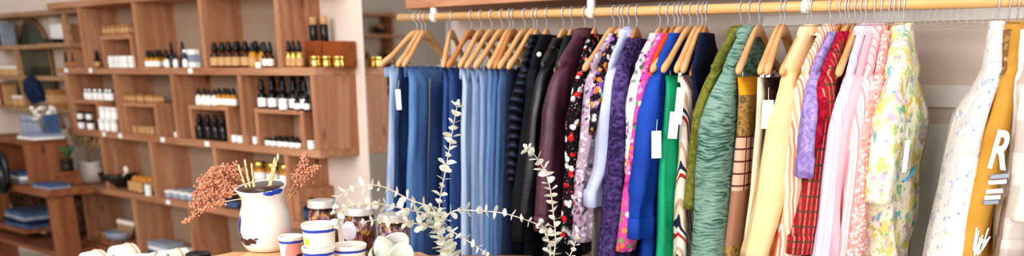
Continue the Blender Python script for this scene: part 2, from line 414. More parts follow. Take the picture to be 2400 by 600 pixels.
row(p, 4, 515, 552, 240, A4[2], YF + .06, 1.1)
p = mk_dropper('darkglass', 'black', .085, .026, 'black', .045, lab='black bottle standing inside the bottle riser', grp='black bottles inside the bottle riser')
row(p, 4, 472, 526, 320, Z2, YF + .06, 1.1)
p = mk_dropper('darkglass', 'card', .085, .025, 'black', .06, lab='black dropper bottle with white label on the widest riser', grp='black dropper bottles on the widest riser')
row(p, 5, 616, 716, 245, A5[2], YF + .04, 1.05); row(p, 4, 640, 712, 235, A5[2], YF + .13, 1.2)
p = mk_dropper('darkglass', 'card', .06, .018, 'black', .05, lab='short dark bottle with white label right on the widest riser', grp='short dark bottles on the widest riser')
row(p, 2, 700, 718, 248, A5[2], YF + .02, .95)
p = mk_jar('card', 'black', .035, .018, 'balm_pot', 'jar', 'little white pot with dark lid under the widest riser', 'little pots under the widest riser')
row(p, 6, 630, 700, 338, Z2, YF + .04, 1.1); row(p, 5, 640, 695, 328, Z2, YF + .13, 1.2)
p = mk_jar('card', 'white', .04, .02, 'white_pot', 'jar', 'small white pot at the front edge of the third shelf', 'white pots along the third shelf edge')
row(p, 4, 552, 600, 330, Z2, YF + .04, 1); row(p, 1, 732, 734, 345, Z2, YF + .04, 1.1); row(p, 1, 664, 666, 248, A5[2], YF + .02, 1.2)
# shelf-edge tickets
tp = tag(MB().box(-.022, .022, -.0025, -.0005, -.014, .014).build('price_ticket', M['card']), 'small white price ticket on a shelf edge', 'tag', 'price tickets on the shelf edges')
first = True
for px, py, z in ((155, 163, Z1), (212, 162, Z1), (446, 164, Z1), (605, 150, Z1 + .03), (243, 309, Z2), (281, 312, Z2), (381, 322, Z2), (485, 333, Z2), (395, 480, Z3)):
    o = tp if first else tp.copy()
    if not first: COL.objects.link(o)
    first = False; o.location = (fx(px, py), YF + .0004, z - .018)
# row 3
def lathe_thing(name, lab, cat, loc, prof, m, part='bowl_body'):
    return tag(MB().lathe(prof, n=28).build(name, m if not isinstance(m, str) else M[m], None, True, loc=loc), lab, cat)
vx = fx(215, 420, YF + .1)
lathe_thing('white_vase', 'white ceramic vase of dried grasses at the left end of the fourth shelf', 'vase', (vx, YF + .1, Z3), [(.05, 0), (.075, .01), (.085, .08), (.075, .13), (.08, .15), (.074, .15), (.07, .12), (.07, .02)], 'cream')
M['dry'] = plain('dried grass', '#B08A63', '#CFAE86', .9, sc=60)
for i in range(16):
    a = rnd.uniform(0, 6.28); sp = rnd.uniform(.05, .22); h = rnd.uniform(.22, .36)
    c = Vector((vx, YF + .1, Z3 + .1))
    pts = [c, c + Vector((math.cos(a) * sp * .4, math.sin(a) * sp * .2, h * .5)), c + Vector((math.cos(a) * sp, math.sin(a) * sp * .35, h))]
    g = empty('dried_grass_stem', c, 0, 'dried tan grass stem standing in the white ceramic vase', 'dried flower', 'dried grass stems in the white vase')
    q = spl([p_ - c for p_ in pts], 10)
    MB().tube(q, .0018, 5).build('stem', M['dry'], g, True)
    MB().tube(q[5:], [.004, .009, .012, .009, .003], 6).build('seed_head', M['dry'], g, True)
lathe_thing('dark_bowl', 'wide dark bowl beside the white vase on the fourth shelf', 'bowl', (fx(277, 425, YF + .1), YF + .1, Z3), [(.05, 0), (.06, .005), (.11, .06), (.125, .1), (.119, .1), (.1, .06), (.05, .015)], 'stone')
sp_ = empty('wooden_spoon', (fx(300, 410, YF + .1), YF + .09, Z3 + .1), .3, 'pale spoon resting over the rim of the dark bowl', 'spoon')
MB().ball((0, 0, .03), .022, sq=(1, .5, 1.2)).build('spoon_bowl', M['cream'], sp_, True); MB().tube([(0, 0, .01), (-.06, 0, -.03)], .004).build('handle', M['cream'], sp_, True)
p = empty('open_crate', (fx(325, 445, YF + .05), YF + .03, Z3), 0, 'low wooden crate of orange bundles on the fourth shelf', 'crate')
MB().box(-.1, .1, 0, .005, 0, .07).box(-.1, .1, .155, .16, 0, .07).box(-.1, -.095, 0, .16, 0, .07).box(.095, .1, 0, .16, 0, .07).box(-.1, .1, 0, .16, 0, .006).build('crate_boards', M['kraft2'], p)
M['orange'] = plain('orange twist', '#C98235', '#E0A356', .9, sc=40)
gp = None
for i in range(9):
    loc = (p.location.x - .08 + .02 * i, YF + .08 + .03 * (i % 3), Z3 + .055)
    if gp is None: gp = tag(MB().ball((0, 0, .02), .026, sq=(1, 1, 1.1)).build('orange_bundle', M['orange'], None, True), 'small orange bundle in the low wooden crate', 'bundle', 'orange bundles in the crate'); o = gp
    else: o = gp.copy(); COL.objects.link(o)
    o.location = loc
p = mk_box('card', .045, .02, .07, 'white_card', 'card', 'white card leaning at the front of the crate', ''); row(p, 1, 350, 351, 455, Z3, YF + .015)
p = mk_jar('bluegrey', 'card', .04, .03, 'small_pot', 'jar', 'small pale pot on the fourth shelf beyond the crate', 'pale pots on the fourth shelf'); row(p, 6, 385, 470, 470, Z3, YF + .07, 1.1)
p = mk_box('bluegrey', .09, .08, .05, 'folded_cloth', 'textile', 'folded grey blue cloth on the fourth shelf', 'folded cloths on the fourth shelf'); row(p, 2, 400, 440, 460, Z3, YF + .15)
p = mk_jar('honey', 'gold', .095, .03, 'honey_jar', 'jar', 'honey jar with white label and gold lid behind the pitcher', 'honey jars behind the pitcher')
pl_ = MB().lathe([(.0312, .018), (.0312, .05)], n=18, cap=False).build('paper_label', M['card'], p, True)
row(p, 3, 612, 672, 420, zat(640, 432, YF + .08), YF + .08, 1.25, .001)
tag(MB().box(fx(590, 430), fx(690, 430), YF + .02, YW - .01, Z3, zat(640, 432, YF + .08)).build('display_block', M['wX'], None, bevel=.003), 'pine block lifting the honey jars on the fourth shelf', 'box')
p = mk_dropper('navy', 'blue', .07, .025, 'black', .03, name='navy_bottle', lab='dark bottle on the fourth shelf behind the glass jars', grp='dark bottles behind the glass jars')
row(p, 3, 540, 556, 500, Z3, YF + .06, 1); row(p, 3, 690, 735, 540, Z3, YF + .06, 1.3)
# row 4 baskets and books
lathe_thing('blue_bowl', 'grey blue bowl with brushes on the lowest visible shelf', 'bowl', (fx(285, 575, YF + .1), YF + .1, Z4), [(.05, 0), (.09, .03), (.11, .07), (.105, .07), (.05, .012)], 'bluegrey')
for i in range(5):
    c = Vector((fx(280 + 6 * i, 560, YF + .1), YF + .1, Z4 + .04)); e_ = empty('wooden_brush', c, 0, 'pale wooden brush leaning in the grey blue bowl', 'brush', 'brushes in the bowl')
    MB().tube([(0, 0, 0), (.03 + .01 * i, 0, .09)], .007).build('handle', M['kraft2'], e_, True); MB().ball((.033 + .01 * i, 0, .1), .02).build('brush_head', M['cream'], e_, True)
p = mk_jar('kraft', 'kraft2', .05, .02, 'spool', 'spool', 'small brown spool standing on the lowest visible shelf', 'spools on the lowest shelf'); row(p, 5, 218, 262, 548, Z4, YF + .05, 1)
def books(n, pa, pb, py, z, Y, lab, grp, mats, h=.03, w=.17, d=.12):
    x = (fx(pa, py, Y) + fx(pb, py, Y)) / 2
    for i in range(n):
        o = MB().box(-w / 2, w / 2, -d / 2, d / 2, 0, h * .92).build('book', M[mats[i % len(mats)]], None, bevel=.002)
        o.location = (x + rnd.uniform(-.01, .01), Y + d / 2, z + h * i); o.rotation_euler.z = rnd.uniform(-.08, .08); tag(o, lab, 'book', grp)
books(4, 320, 420, 575, Z4 - .03, YF, 'grey blue book in the stack below the second lowest upright', 'books in the lower left stack', ['bluegrey', 'blue', 'card'], .028, .26)
books(3, 388, 440, 575, Z4 - .03, YF - .0, 'white book in the stack by the lower upright', 'white books on the low shelf', ['card', 'bluegrey'], .03, .2)
books(3, 500, 580, 590, Z4 - .02, YF, 'pale book on the low shelf left of the pitcher', 'pale books left of the pitcher', ['bluegrey', 'card'], .03, .26)
# ------------------------------------------------------------------ far left unit
fu = empty('wall_shelves', (0, 0, 0), 0, 'far wall unit of thin pale boards on slanted brackets', 'shelves')
YL = 2.9
def lboard(pa, pb, py, py2=None):
    x0, x1 = fx(pa, py, YL), fx(pb, py, YL); z = zat((pa + pb) / 2, py, YL)
    MB().box(x0, x1, YL, YW, z - .03, z).build('shelf_board', M['tan'], fu, bevel=.002); return z
zl0 = lboard(-60, 42, 33); zl1 = lboard(-60, 78, 107); zl2 = lboard(-60, 150, 178); zl3 = lboard(-60, 168, 250); lboard(85, 162, 101); lboard(55, 190, 22)
for (a, b_) in (((48, 180), (66, 250)), ((36, 107), (50, 178)), ((150, 22), (166, 110)), ((128, 250), (150, 300))):
    pa, pb = onY(a[0], a[1], YL + .02), onY(b_[0], b_[1], YL + .02)
    MB().tube([pa, pb], .022, 4).build('slanted_bracket', M['tan'], fu)
for px, y in ((190, 178),):
    pass
def upr_book(n, pa, pb, py, z, lab, grp, mats, h=.2, Y=None):
    xa, xb = fx(pa, py, (Y or YL) + .05), fx(pb, py, (Y or YL) + .05)
    for i in range(n):
        x = xa + (xb - xa) * i / max(1, n - 1); hh = h * rnd.uniform(.85, 1)
        o = MB().box(-.015, .015, 0, .1, 0, hh).build('book', M[mats[i % len(mats)]], None, bevel=.002); o.location = (x, (Y or YL) + .04, z); tag(o, lab, 'book', grp)
M['red'] = plain('red cover', '#7E2F2A', '#934039', .7)
upr_book(5, -20, 6, 90, zl1, 'upright book on the upper far left shelf', 'books on the upper far left shelf', ['kraft2', 'bluegrey', 'card', 'navy', 'bluegrey'], .19)
upr_book(7, -20, 12, 225, zl3, 'upright book on the lower far left shelf', 'books on the lower far left shelf', ['red', 'kraft2', 'bluegrey', 'card', 'kraft'], .17)
p = mk_jar('kraft2', 'cream', .07, .03, 'clay_pot', 'pot', 'pale clay pot on the middle far left shelf', 'clay pots on the far left shelves'); row(p, 5, 2, 44, 170, zl2, YL + .06, 1); row(p, 2, 40, 55, 240, zl3, YL + .06, 1.1)
ar = empty('arched_mirror', (fx(84, 150, YW - .03), YW - .02, zat(84, 215, YW)), 0, 'dark olive arched looking glass leaning behind the far left shelves', 'mirror')
ah = zat(84, 46, YW) - zat(84, 215, YW); aw = (fx(124, 150, YW) - fx(46, 150, YW)) / 2 * .9
pts = [(-aw, 0)] + [(-aw * math.cos(t), ah - aw + aw * math.sin(t)) for t in [PI * k / 20 for k in range(21)]] + [(aw, 0)]
b = MB(); b.loft([[(x, -.01, z) for x, z in pts], [(x, .005, z) for x, z in pts]]); b.build('glass', M['olive'], ar)
b = MB(); b.tube([(x, -.01, z) for x, z in pts], .008, 6); b.build('rim', M['kraft'], ar, True)
sc_ = MB().tube(spl([onY(68, 186, YL - .02), onY(78, 210, YL - .04), onY(92, 240, YL - .02)], 8), [.05, .06, .07, .075, .07, .07, .06, .05], 10, flat=.5).build('blue_scarf', M['navy'], None, True); tag(sc_, 'dark blue scarf hanging in front of the olive arched glass', 'scarf')
p = mk_box('kraft', .12, .1, .13, 'small_crate', 'box', 'small wooden box at the right end of the far left shelf', '', 'kraft2'); row(p, 1, 138, 139, 245, zl3, YL + .06)
p = mk_box('stone', .15, .1, .03, 'dark_tray', 'tray', 'dark tray on the short shelf right of the arched glass', ''); row(p, 1, 130, 131, 98, zat(120, 101, YL), YL + .06)
wh = mk_box('card', .2, .03, .1, 'white_box', 'box', 'white box standing above the dark tray', ''); row(wh, 1, 136, 137, 75, zat(120, 101, YL) + .03, YL + .1)
p = mk_dropper('darkglass', 'kraft', .06, .02, lab='brown bottle at the far end of the second shelf', grp='brown bottles at the far end'); row(p, 2, 158, 172, 150, Z1, YF + .1, 1)
tag(MB().box(fx(150, 100, YF + .1), fx(170, 100, YF + .1), YF + .1, YW - .01, Z1, zat(160, 55, YF + .1)).build('upright_board', M['wZ'], None, bevel=.002), 'loose pine board standing at the left end of the second shelf', 'board')
# desk, cube, baskets
YD = 2.45
zd = zat(100, 445, YD)
dk = empty('work_table', (fx(104, 465, YD), YD, 0), 0, 'heavy worn wooden table with a slab leg at the far left', 'table')
X0 = -1.3; X1 = .03
MB().box(X0, X1, 0, .32, zd - .05, zd).build('tabletop', M['dX'], dk, bevel=.004)
MB().box(-.05, 0, .03, .19, 0, zd - .05).build('leg', M['dZ'], dk, bevel=.004)
MB().box(X0, X0 + .05, .012, .26, 0, zd - .05).build('leg', M['dZ'], dk, bevel=.004)
MB().box(X0 + .05, -.05, .03, .3, .33, .36).build('lower_shelf', M['dX'], dk)
Yc = YD + .02
cx0, cx1 = fx(2, 400, Yc) - .35, fx(66, 400, Yc); zc = zat(75, 332, Yc)
cb = empty('table_cubby', ((cx0 + cx1) / 2, Yc, zd), 0, 'open wooden cubby standing on the worn table', 'box'); w = (cx1 - cx0) / 2; h = zc - zd
MB().box(-w, w, 0, .29, h - .03, h).build('top_board', M['dX'], cb, bevel=.003); MB().box(w - .035, w, .004, .29, 0, h - .03).build('side_board', M['dZ'], cb); MB().box(-w, -w + .035, .004, .29, 0, h - .03).build('side_board', M['dZ'], cb)
MB().box(-w + .035, w - .035, .28, .288, 0, h - .03).build('back_panel', M['dX'], cb)
books(3, 20, 50, 420, zd, Yc + .03, 'pale book lying inside the table cubby', 'books inside the cubby', ['bluegrey', 'card', 'blue'], .025, .22)
books(2, 80, 112, 440, zd, YD + .02, 'thin blue book on the front of the worn table', 'thin blue books on the table', ['bluegrey', 'blue'], .015, .22, .14)
books(2, 40, 80, 325, zc, Yc + .05, 'pale flat book on top of the cubby', 'flat books on the cubby', ['card', 'bluegrey'], .018, .24, .2)
upr_book(1, 108, 109, 300, zc, 'deep blue upright book at the right of the cubby top', '', ['blue'], .16, Yc + .12)
p = mk_jar('bluegrey', 'bluegrey', .14, .035, 'grey_jar', 'jar', 'grey glass jar on the cubby top', 'grey jars on the cubby'); row(p, 3, 66, 92, 300, zc, Yc + .22, 1)
p = mk_jar('stone', 'stone', .1, .05, 'dark_pot', 'pot', 'dark pot holding a small green plant beside the cubby', ''); row(p, 1, 156, 156, 380, zd + .09, YD + .25, .8, 0)
pl = empty('potted_plant', (fx(156, 350, YD + .25), YD + .25, zd + .16), 0, 'small green leafy plant growing from the dark pot', 'plant'); b = MB()
for i in range(14):
    a = rnd.uniform(0, 6.28); b.tube([(0, 0, 0), (.02 * math.cos(a), .02 * math.sin(a), .06), (.06 * math.cos(a), .06 * math.sin(a), .1)], [.004, .012, .001], 5, flat=.3)
b.build('leaves', M['green'], pl, True)
p = mk_box('dX', .16, .12, .09, 'wooden_crate', 'crate', 'dark wooden crate under the plant at the table end', ''); row(p, 1, 158, 158, 420, zd, YD + .25, jit=0)
bs = [(.11, 0), (.14, .03), (.17, .18), (.185, .34), (.175, .34), (.16, .18), (.12, .03)]
lathe_thing('wicker_basket', 'tall wicker basket under the worn table, left of the slab leg', 'basket', (fx(92, 590, YD + .5), YD + .52, .36), bs, 'wicker')
lathe_thing('wicker_basket', 'wicker basket behind the slab leg beside the shelf unit', 'basket', (fx(196, 590, YD + .5), YD + .5, .36), bs, 'wicker')
tag(MB().box(dk.location.x - .9, dk.location.x + .45, YD + .34, YW - .02, .3, .36).build('low_bench', M['dX'], None), 'low wooden bench carrying the wicker basket behind the table leg', 'bench')
books(4, 5, 66, 510, zat(40, 520, YD + .2), YD + .1, 'blue book stacked under the worn table', 'blue books under the table', ['blue', 'navy', 'bluegrey', 'blue'], .03, .36, .26)
tag(MB().box(fx(-40, 530, YD + .1), fx(62, 530, YD + .1), YD + .08, YD + .45, zat(40, 520, YD + .2) - .03, zat(40, 520, YD + .2)).build('middle_shelf', M['dX'], dk, loc=tuple(-c for c in dk.location)))
bag = empty('black_bag', onY(4, 395, YD - .05), 0, 'black bag with curved strap at the left edge by the table', 'bag')
MB().tube(spl([(-.1, 0, .12), (.02, 0, .1), (.06, 0, .02), (.05, 0, -.1)], 12), .022, 8, flat=.5).build('strap', M['black'], bag, True)
MB().ball((-.06, .0, -.06), .1, 14, 10, (1, .6, 1.2)).build('bag_body', M['black'], bag, True)
bq = empty('dried_bouquet', (fx(112, 300, Yc + .24), Yc + .24, zc), 0, 'cream dried bouquet rising behind the pale books on the cubby', 'dried flower'); b = MB(); s_ = MB()
for i in range(34):
    a = rnd.uniform(0, 6.28); q_ = Vector((math.cos(a) * rnd.uniform(.02, .15), math.sin(a) * .06, rnd.uniform(.1, .2))); b.ball(q_, rnd.uniform(.012, .024), 7, 5, (1, 1, .8)); s_.tube([(0, 0, 0), q_], .0015, 4)
b.build('blossoms', M['cream'], bq, True); s_.build('stems', M['dry'], bq, True)
p = mk_box('kraft2', .16, .09, .02, 'wooden_dish', 'dish', 'flat tan dish at the back of the fourth shelf', ''); row(p, 1, 458, 459, 470, Z3, YF + .16)
books(2, 430, 470, 580, Z4 - .03, YF, 'folded white paper pad left of the lower third upright', 'paper pads on the low shelf', ['card', 'card'], .03, .12)
# shelves on the opposite wall, seen in the mirror
op = empty('opposite_shelves', (-9, -1.7, 0), 0, 'blurred pine shelves on the end wall, seen in the looking glass', 'shelves')
for z in (1.3, 1.62, 1.94, 2.2): MB().box(0, .25, -.7, .7, z, z + .03).build('shelf_board', M['wY'], op)
for y in (-.5, .3): MB().box(0, .22, y, y + .04, 1.2, 2.25).build('bracket', M['wZ'], op)
p = mk_jar('stone', 'kraft', .12, .06, 'stoneware_pot', 'pot', 'stoneware pot on the shelves seen in the looking glass', 'pots seen in the looking glass')
for i in range(9):
    loc = (-8.87, -2.3 + .14 * i, (1.33, 1.65, 1.97)[i % 3])
    if i == 0: p.location = loc
    else: dup(p, loc)
# ================================================================== rack
ra, rb = onY(935, 42, YR), onY(2400, 1, YR); rd = (rb - ra).normalized()
rend = ra + rd * ((.75 - ra.x) / rd.x)
rod = empty('clothes_rail', ra, 0, 'round birch clothes rail hung below a wooden shelf on white brackets', 'clothes rail')
MB().tube([(0, 0, 0), rend - ra], .0165, 20).build('rod', M['rod'], rod, True, bevel=0)
zb = zat(1100, 12, 2.79)
for px in (1018, 1386, 1889):
    q = onY(px, 30, YR); q = ra + rd * ((q.x - ra.x) / rd.x) - ra
    b = MB(); b.tube([q - rd * .011, q + rd * .011], .0215, 20).box(q.x - .011, q.x + .011, -.014, .014, q.z + .015, zb - ra.z); b.build('bracket', M['white'], rod, True)
ws = empty('wall_shelf', (fx(950, 8, 2.79), 2.79, zb), 0, 'long pine shelf board fixed to the wall above the clothes rail', 'shelf')
MB().box(0, .75 - ws.location.x, 0, YW - 2.79, 0, .045).build('board', M['wX'], ws, bevel=.003)
def rodpt(px):
    q = onY(px, 20, YR)
    for _ in range(4):
        c = ra + rd * ((q.x - ra.x) / rd.x); x2, y2 = proj(c); q = onY(px, y2, YR)
    return ra + rd * ((q.x - ra.x) / rd.x)
def arm(u):
    P = [(0, -.02), (.03, -.024), (.06, -.042), (.10, -.074), (.15, -.112), (.2, -.140), (.23, -.152)]
    for (a, b), (c, d) in zip(P, P[1:]):
        if u <= c: return b + (d - b) * (u - a) / (c - a)
    return P[-1][1]
NECK = .05
def mk_hanger(m, clips, short=False):
    r = empty('wooden_hanger', (0, 0, -5)); b = MB(); rings = []; SH = .86 if short else 1
    for i in range(29):
        u = -.222 + .444 * i / 28; au = abs(u)
        h = .021 - .008 * min(1, au / .1); e = max(0, (au - .195) / .027); h *= math.sqrt(max(.05, 1 - e * e * .95)) * (1 + .25 * max(0, (au - .12) / .1))
        tk = (.0075 + .005 * min(1, au / .18)) * math.sqrt(max(.1, 1 - e * e * .9)); z = arm(au) - (.012 if short else 0) * min(1, au / .1); bow = (.004 if short else .02) * (au / .22) ** 2
        tk *= .8 if short else 1; rings.append([(bow + tk * math.cos(2 * PI * k / 12), u * SH, z + h * (1 - .3 * short * min(1, au / .1)) * math.sin(2 * PI * k / 12)) for k in range(12)])
    b.loft(rings); b.build('shoulder_bar', m, r, True)
    hk = [(0, 0, -.01), (0, 0, .025), (0, -.004, .035)]
    for k in range(11):
        a = -.75 * PI + k * (1.35 * PI / 10) * 1.0
        hk.append((0, .0205 * math.sin(a) * -1, NECK + .0205 * -math.cos(a) * -1))
    hk = [(0, 0, -.01), (0, 0, .022)] + [(0, -.021 * math.sin(t), NECK - .021 * math.cos(t)) for t in [.35 + k * .42 for k in range(12)]]
    MB().tube(hk, .0028, 6).build('hook', M['hookm'], r, True)
    if clips:
        MB().tube([(0, -.15, -.15), (0, .15, -.15)], .0022, 6).build('clip_bar', M['metal'], r, True)
        for s in (-1, 1):
            MB().tube([(0, s * .14, -.15), (0, s * .14, -.105)], .002, 6).build('clip_arm', M['metal'], r, True)
            MB().box(-.008, .008, s * .125 - .012, s * .125 + .012, -.188, -.145).build('clip', M['metal'], r, bevel=.003)
    return r
HP = {}; M['hookm'] = plain('pale steel hook', '#C6C8CC', '#DADCE0', .3, .35, spec=.8)
def hanger(hx, tip, lab, clips=False, dark=False, short=False):
    N = rodpt(hx) - Vector((0, 0, NECK)); best = None
    for k in range(-60, 61):
        ph = math.radians(k); u = Vector((math.sin(ph), -math.cos(ph), 0)); e = abs(proj(N + u * .215 + Vector((0, 0, -.145)))[0] - tip)
        if best is None or e < best[0]: best = (e, ph)
    ph = max(-.75, min(.6, best[1])); key = (clips, dark, short)
    if key not in HP:
        HP[key] = mk_hanger(M['hang2' if dark else 'hang'], clips, short); o = HP[key]; o.location = N; o.rotation_euler.z = ph
    else: o = dup(HP[key], N, ph)
    tag(o, lab, 'hanger'); return N, ph
def ring(c, A, B, n, fold, seed):
    """closed section: c centre, A half major, B half minor; fold = ripple amplitude (m)"""
    out = []; Bn = B.normalized()
    for k in range(n):
        th = 2 * PI * k / n; cs, sn = math.cos(th), math.sin(th)
        x = math.copysign(abs(cs) ** .8, cs); y = math.copysign(abs(sn) ** .7, sn)
        L = A.length; s = x * L
        f = fold * (math.sin(s * 75 + seed + 1.2 * math.sin(c.z * 5 + seed)) + .7 * math.sin(s * 131 + seed * 2.3) + .8 * noise.noise(Vector((s * 18, c.z * 5, seed))) * 2.4) * abs(sn) ** .5
        out.append(c + A * x + B * y + Bn * (f * (1 if sn > 0 else .8)))
    return out
def garment(hx, tip, name, cat, lab, m, prof, hem=-.8, b=.03, back=.2, flare=.03, fold=.012, sl=None, slfold=.010, collar=None, cuff=None, tags=(), clip=False, hangd=False, hlab=None, short=None, seed=None, nohang=False, b0=.016, bfront=None, inset=.05, depth=0, waist=None, bmin=.026, u0=None):
    """prof: list of (left edge px, y px, visible width px); sl = y px where the sleeve ends (None = sleeveless)."""
    seed = seed if seed is not None else rnd.uniform(0, 50)
    if nohang:
        N = rodpt(hx) - Vector((0, 0, NECK)); ph = nohang if nohang is not True else 0
    else: N, ph = hanger(hx, tip, hlab or 'wooden hanger holding the ' + ' '.join(lab.split()[:9]).rsplit(' with', 1)[0], clip, hangd, not clip)
    root = empty(name, N, ph, lab, cat); Mi = Matrix.Translation(N) @ Matrix.Rotation(ph, 4, 'Z'); Mi = Mi.inverted()
    tipw = N + Vector((math.sin(ph), -math.cos(ph), 0)) * .2 + Vector((0, 0, -.145)); tipw += FV * depth
    Yd = Vector((-math.sin(ph), math.cos(ph), 0)); Xd = Vector((math.cos(ph), math.sin(ph), 0))
    pts = []
    for (px, py, w) in prof:
        c = onPl(px + w / 2, py, tipw, FV); mpp = (c - CAM).dot(FV) / 2080.
        r = ray(px, py); r.z = 0; r.normalize(); side = Vector((r.y, -r.x, 0))
        sy = abs(Yd.dot(side)); sx = abs(Xd.dot(side)); hv = w / 2 * mpp
        th = min(bfront or b, hv / max(sx, .2) * .8) if sl else min(b, hv)
        th = max(th, min(bmin, hv))
        a = math.sqrt(max(hv ** 2 - (th * sx) ** 2, 1e-5)) / max(sy, .12); a = max(.035, min(a, .085))
        L = Mi @ c; pts.append((L, a, th))
    def at(z):
        if z >= pts[0][0].z: return pts[0]
        for (p, a, t), (q, a2, t2) in zip(pts, pts[1:]):
            if z >= q.z:
                k = (p.z - z) / max(1e-6, p.z - q.z); return (p.lerp(q, k), a + (a2 - a) * k, t + (t2 - t) * k)
        p, a, t = pts[-1]; q = pts[-2][0] if len(pts) > 1 else p
        dz = (z - p.z); sl_ = Vector(((p.x - q.x), (p.y - q.y), 0)) / max(.05, abs(p.z - q.z)); sl_.x = max(-.3, min(.3, sl_.x)); sl_.y = max(-.3, min(.3, sl_.y))
        r = p + sl_ * (-dz) * .6; r = Vector((r.x, r.y, z)); return (r, a, t)
    NR = 40; rings = []; u0 = u0 or (.052 if collar else .085)
    if not clip:
        for u in (u0 - .012, u0, u0 + .02, u0 + .04, .13, .16, .185, .2):
            z = arm(u) + .022 - (.010 if u > .17 else 0)
            if u < u0: z += .004
            bb = b0 + .4 * (b - b0) * (u / .2) ** 2
            rings.append(ring(Vector((.004 + .012 * (u / .2) ** 2, 0, z)), Vector((0, u + .006, 0)), Vector((bb, 0, 0)), NR, .0006, seed))
        z0 = rings[-1][0].z; z0 = arm(.2) + .01
    else: z0 = -.162
    zend = hem; nl = 34
    for i in range(1 if not clip else 0, nl + 1):
        t = i / nl; z = z0 + (zend - z0) * t; P, a, th = at(z)
        if sl is not None or not pts: fp = Vector((P.x * .75, P.y - a * .2 + inset, z))
        else: fp = Vector((P.x, P.y - a * .6, z))
        k = min(1, (z0 - z) / .14) if not clip else min(1, .35 + (z0 - z) / .1)
        k = k * k * (3 - 2 * k)
        f0 = Vector((.012, -.2, z)) if not clip else Vector((0, -.165, z))
        fp = f0.lerp(fp, k)
        bw = back + flare * t
        if waist: bw -= waist * math.exp(-((t - .42) / .12) ** 2)
        bp = Vector((.01 if not clip else 0, .2 if not clip else .165, z)).lerp(Vector((P.x * .4, bw, z)), k)
        A = (bp - fp) / 2; c = (bp + fp) / 2; B = Vector((A.y, -A.x, 0)).normalized() * ((b0 + .4 * (b - b0) if not clip else .012) * (1 - k) + b * k * (1 + .25 * t))
        if waist: B *= 1 - .35 * math.exp(-((t - .42) / .08) ** 2)
        rings.append(ring(c, A, B, NR, fold * k * (.5 + .5 * t), seed))
    bd = MB().loft(rings, cap=True)
    bn = {'jeans': 'trouser_legs', 'skirt': 'skirt_panel'}.get(cat, 'body')
    bo = bd.build(bn, m, root, True)
    if sl is not None:
        zs = (Mi @ onPl(prof[-1][0], sl, tipw, FV)).z
        for sgn in (-1, 1):
            rr = []; n = 26
            for i in range(n + 1):
                t = i / n
                if t < .18:
                    k = t / .18; u = .135 + .07 * math.sin(k * PI / 2); z = arm(u) - .012 - .05 * k * k; P, a, th = at(pts[0][0].z)
                    tgt = at(z)[0]
                    c0 = Vector((.012, -u + .02, z)); c1 = Vector((tgt.x, min(tgt.y, -.1), z)) if sgn < 0 else c0
                    c = c0.lerp(c1, k * k * .5); aa = .022 + (a - .022) * k * .6; bb = .016 + (th - .016) * k * .6; zc_ = z
                else:
                    k = (t - .18) / .82; ztop = arm(.205) - .062; z = ztop + (zs - ztop) * k; P, a, th = at(z); kk = min(1, k / .18)
                    cprev = Vector((.012, -.185, z)).lerp(Vector((P.x, P.y, z)), .5 + .5 * kk) if sgn < 0 else Vector((.0, -.2 - .02 * k, z))
                    c = cprev; aa = (.022 + (a - .022) * (.6 + .4 * kk)) * (1 - .12 * k); bb = .016 + (th - .016) * (.6 + .4 * kk); bb *= (1 - .1 * k)
                    if sgn > 0: aa = .06 - .02 * k; bb = .025
                    if cuff == 'gather' and k > .8: aa *= 1 - .3 * math.sin((k - .8) / .2 * PI / 2); bb *= .8
                if sgn > 0: c = Vector((c.x, -c.y, c.z))
                rr.append(ring(c, Vector((0, aa, 0)), Vector((bb, 0, 0)), 22, slfold * min(1, t * 2), seed + 3 + sgn))
            MB().loft(rr).build('sleeve', m, root, True)
            if cuff:
                L = rr[-1]; c = sum(L, Vector()) / len(L); q = []
                h = .06 if cuff == 'gather' else .045
                for dz, s in ((.012, 1.0), (.006, 1.1), (-h, 1.08), (-h - .004, .95)): q.append([c + (p - c) * s + Vector((0, 0, dz)) for p in L])
                MB().loft(q).build('cuff', m, root, True)
    if collar:
        q = []
        for dz, s in ((-.014, .066), (.006, .06), (.014, .056), (.008, .066), (-.016, .078)):
            q.append([Vector((.026 * math.cos(t) * s / .06, s * math.sin(t), arm(.06) + .02 + dz)) for t in [2 * PI * k / 20 for k in range(20)]])
        MB().loft(q, cap=False).build('collar', m if collar is True else collar, root, True)
    for (px, py, w, h) in tags:
        q = onPl(px, py, tipw, FV) - FV * .085; L = Mi @ q; s = (q - CAM).dot(FV) / 2080.
        R = Matrix.Translation(L) @ Matrix.Rotation(YAW - ph + rnd.uniform(-.15, .15), 4, 'Z') @ Matrix.Rotation(rnd.uniform(-.05, .05), 4, 'Y')
        t_ = MB().box(-w / 2 * s, w / 2 * s, -.0012, .0012, -h / 2 * s, h / 2 * s, R).build('price_tag', M['card'], root, bevel=.001)
        MB().tube([R @ Vector((0, 0, h / 2 * s)), R @ Vector((.004, .02, h / 2 * s + .035))], .0008, 4).build('string', M['card'], t_)
    return root, Mi, tipw, at
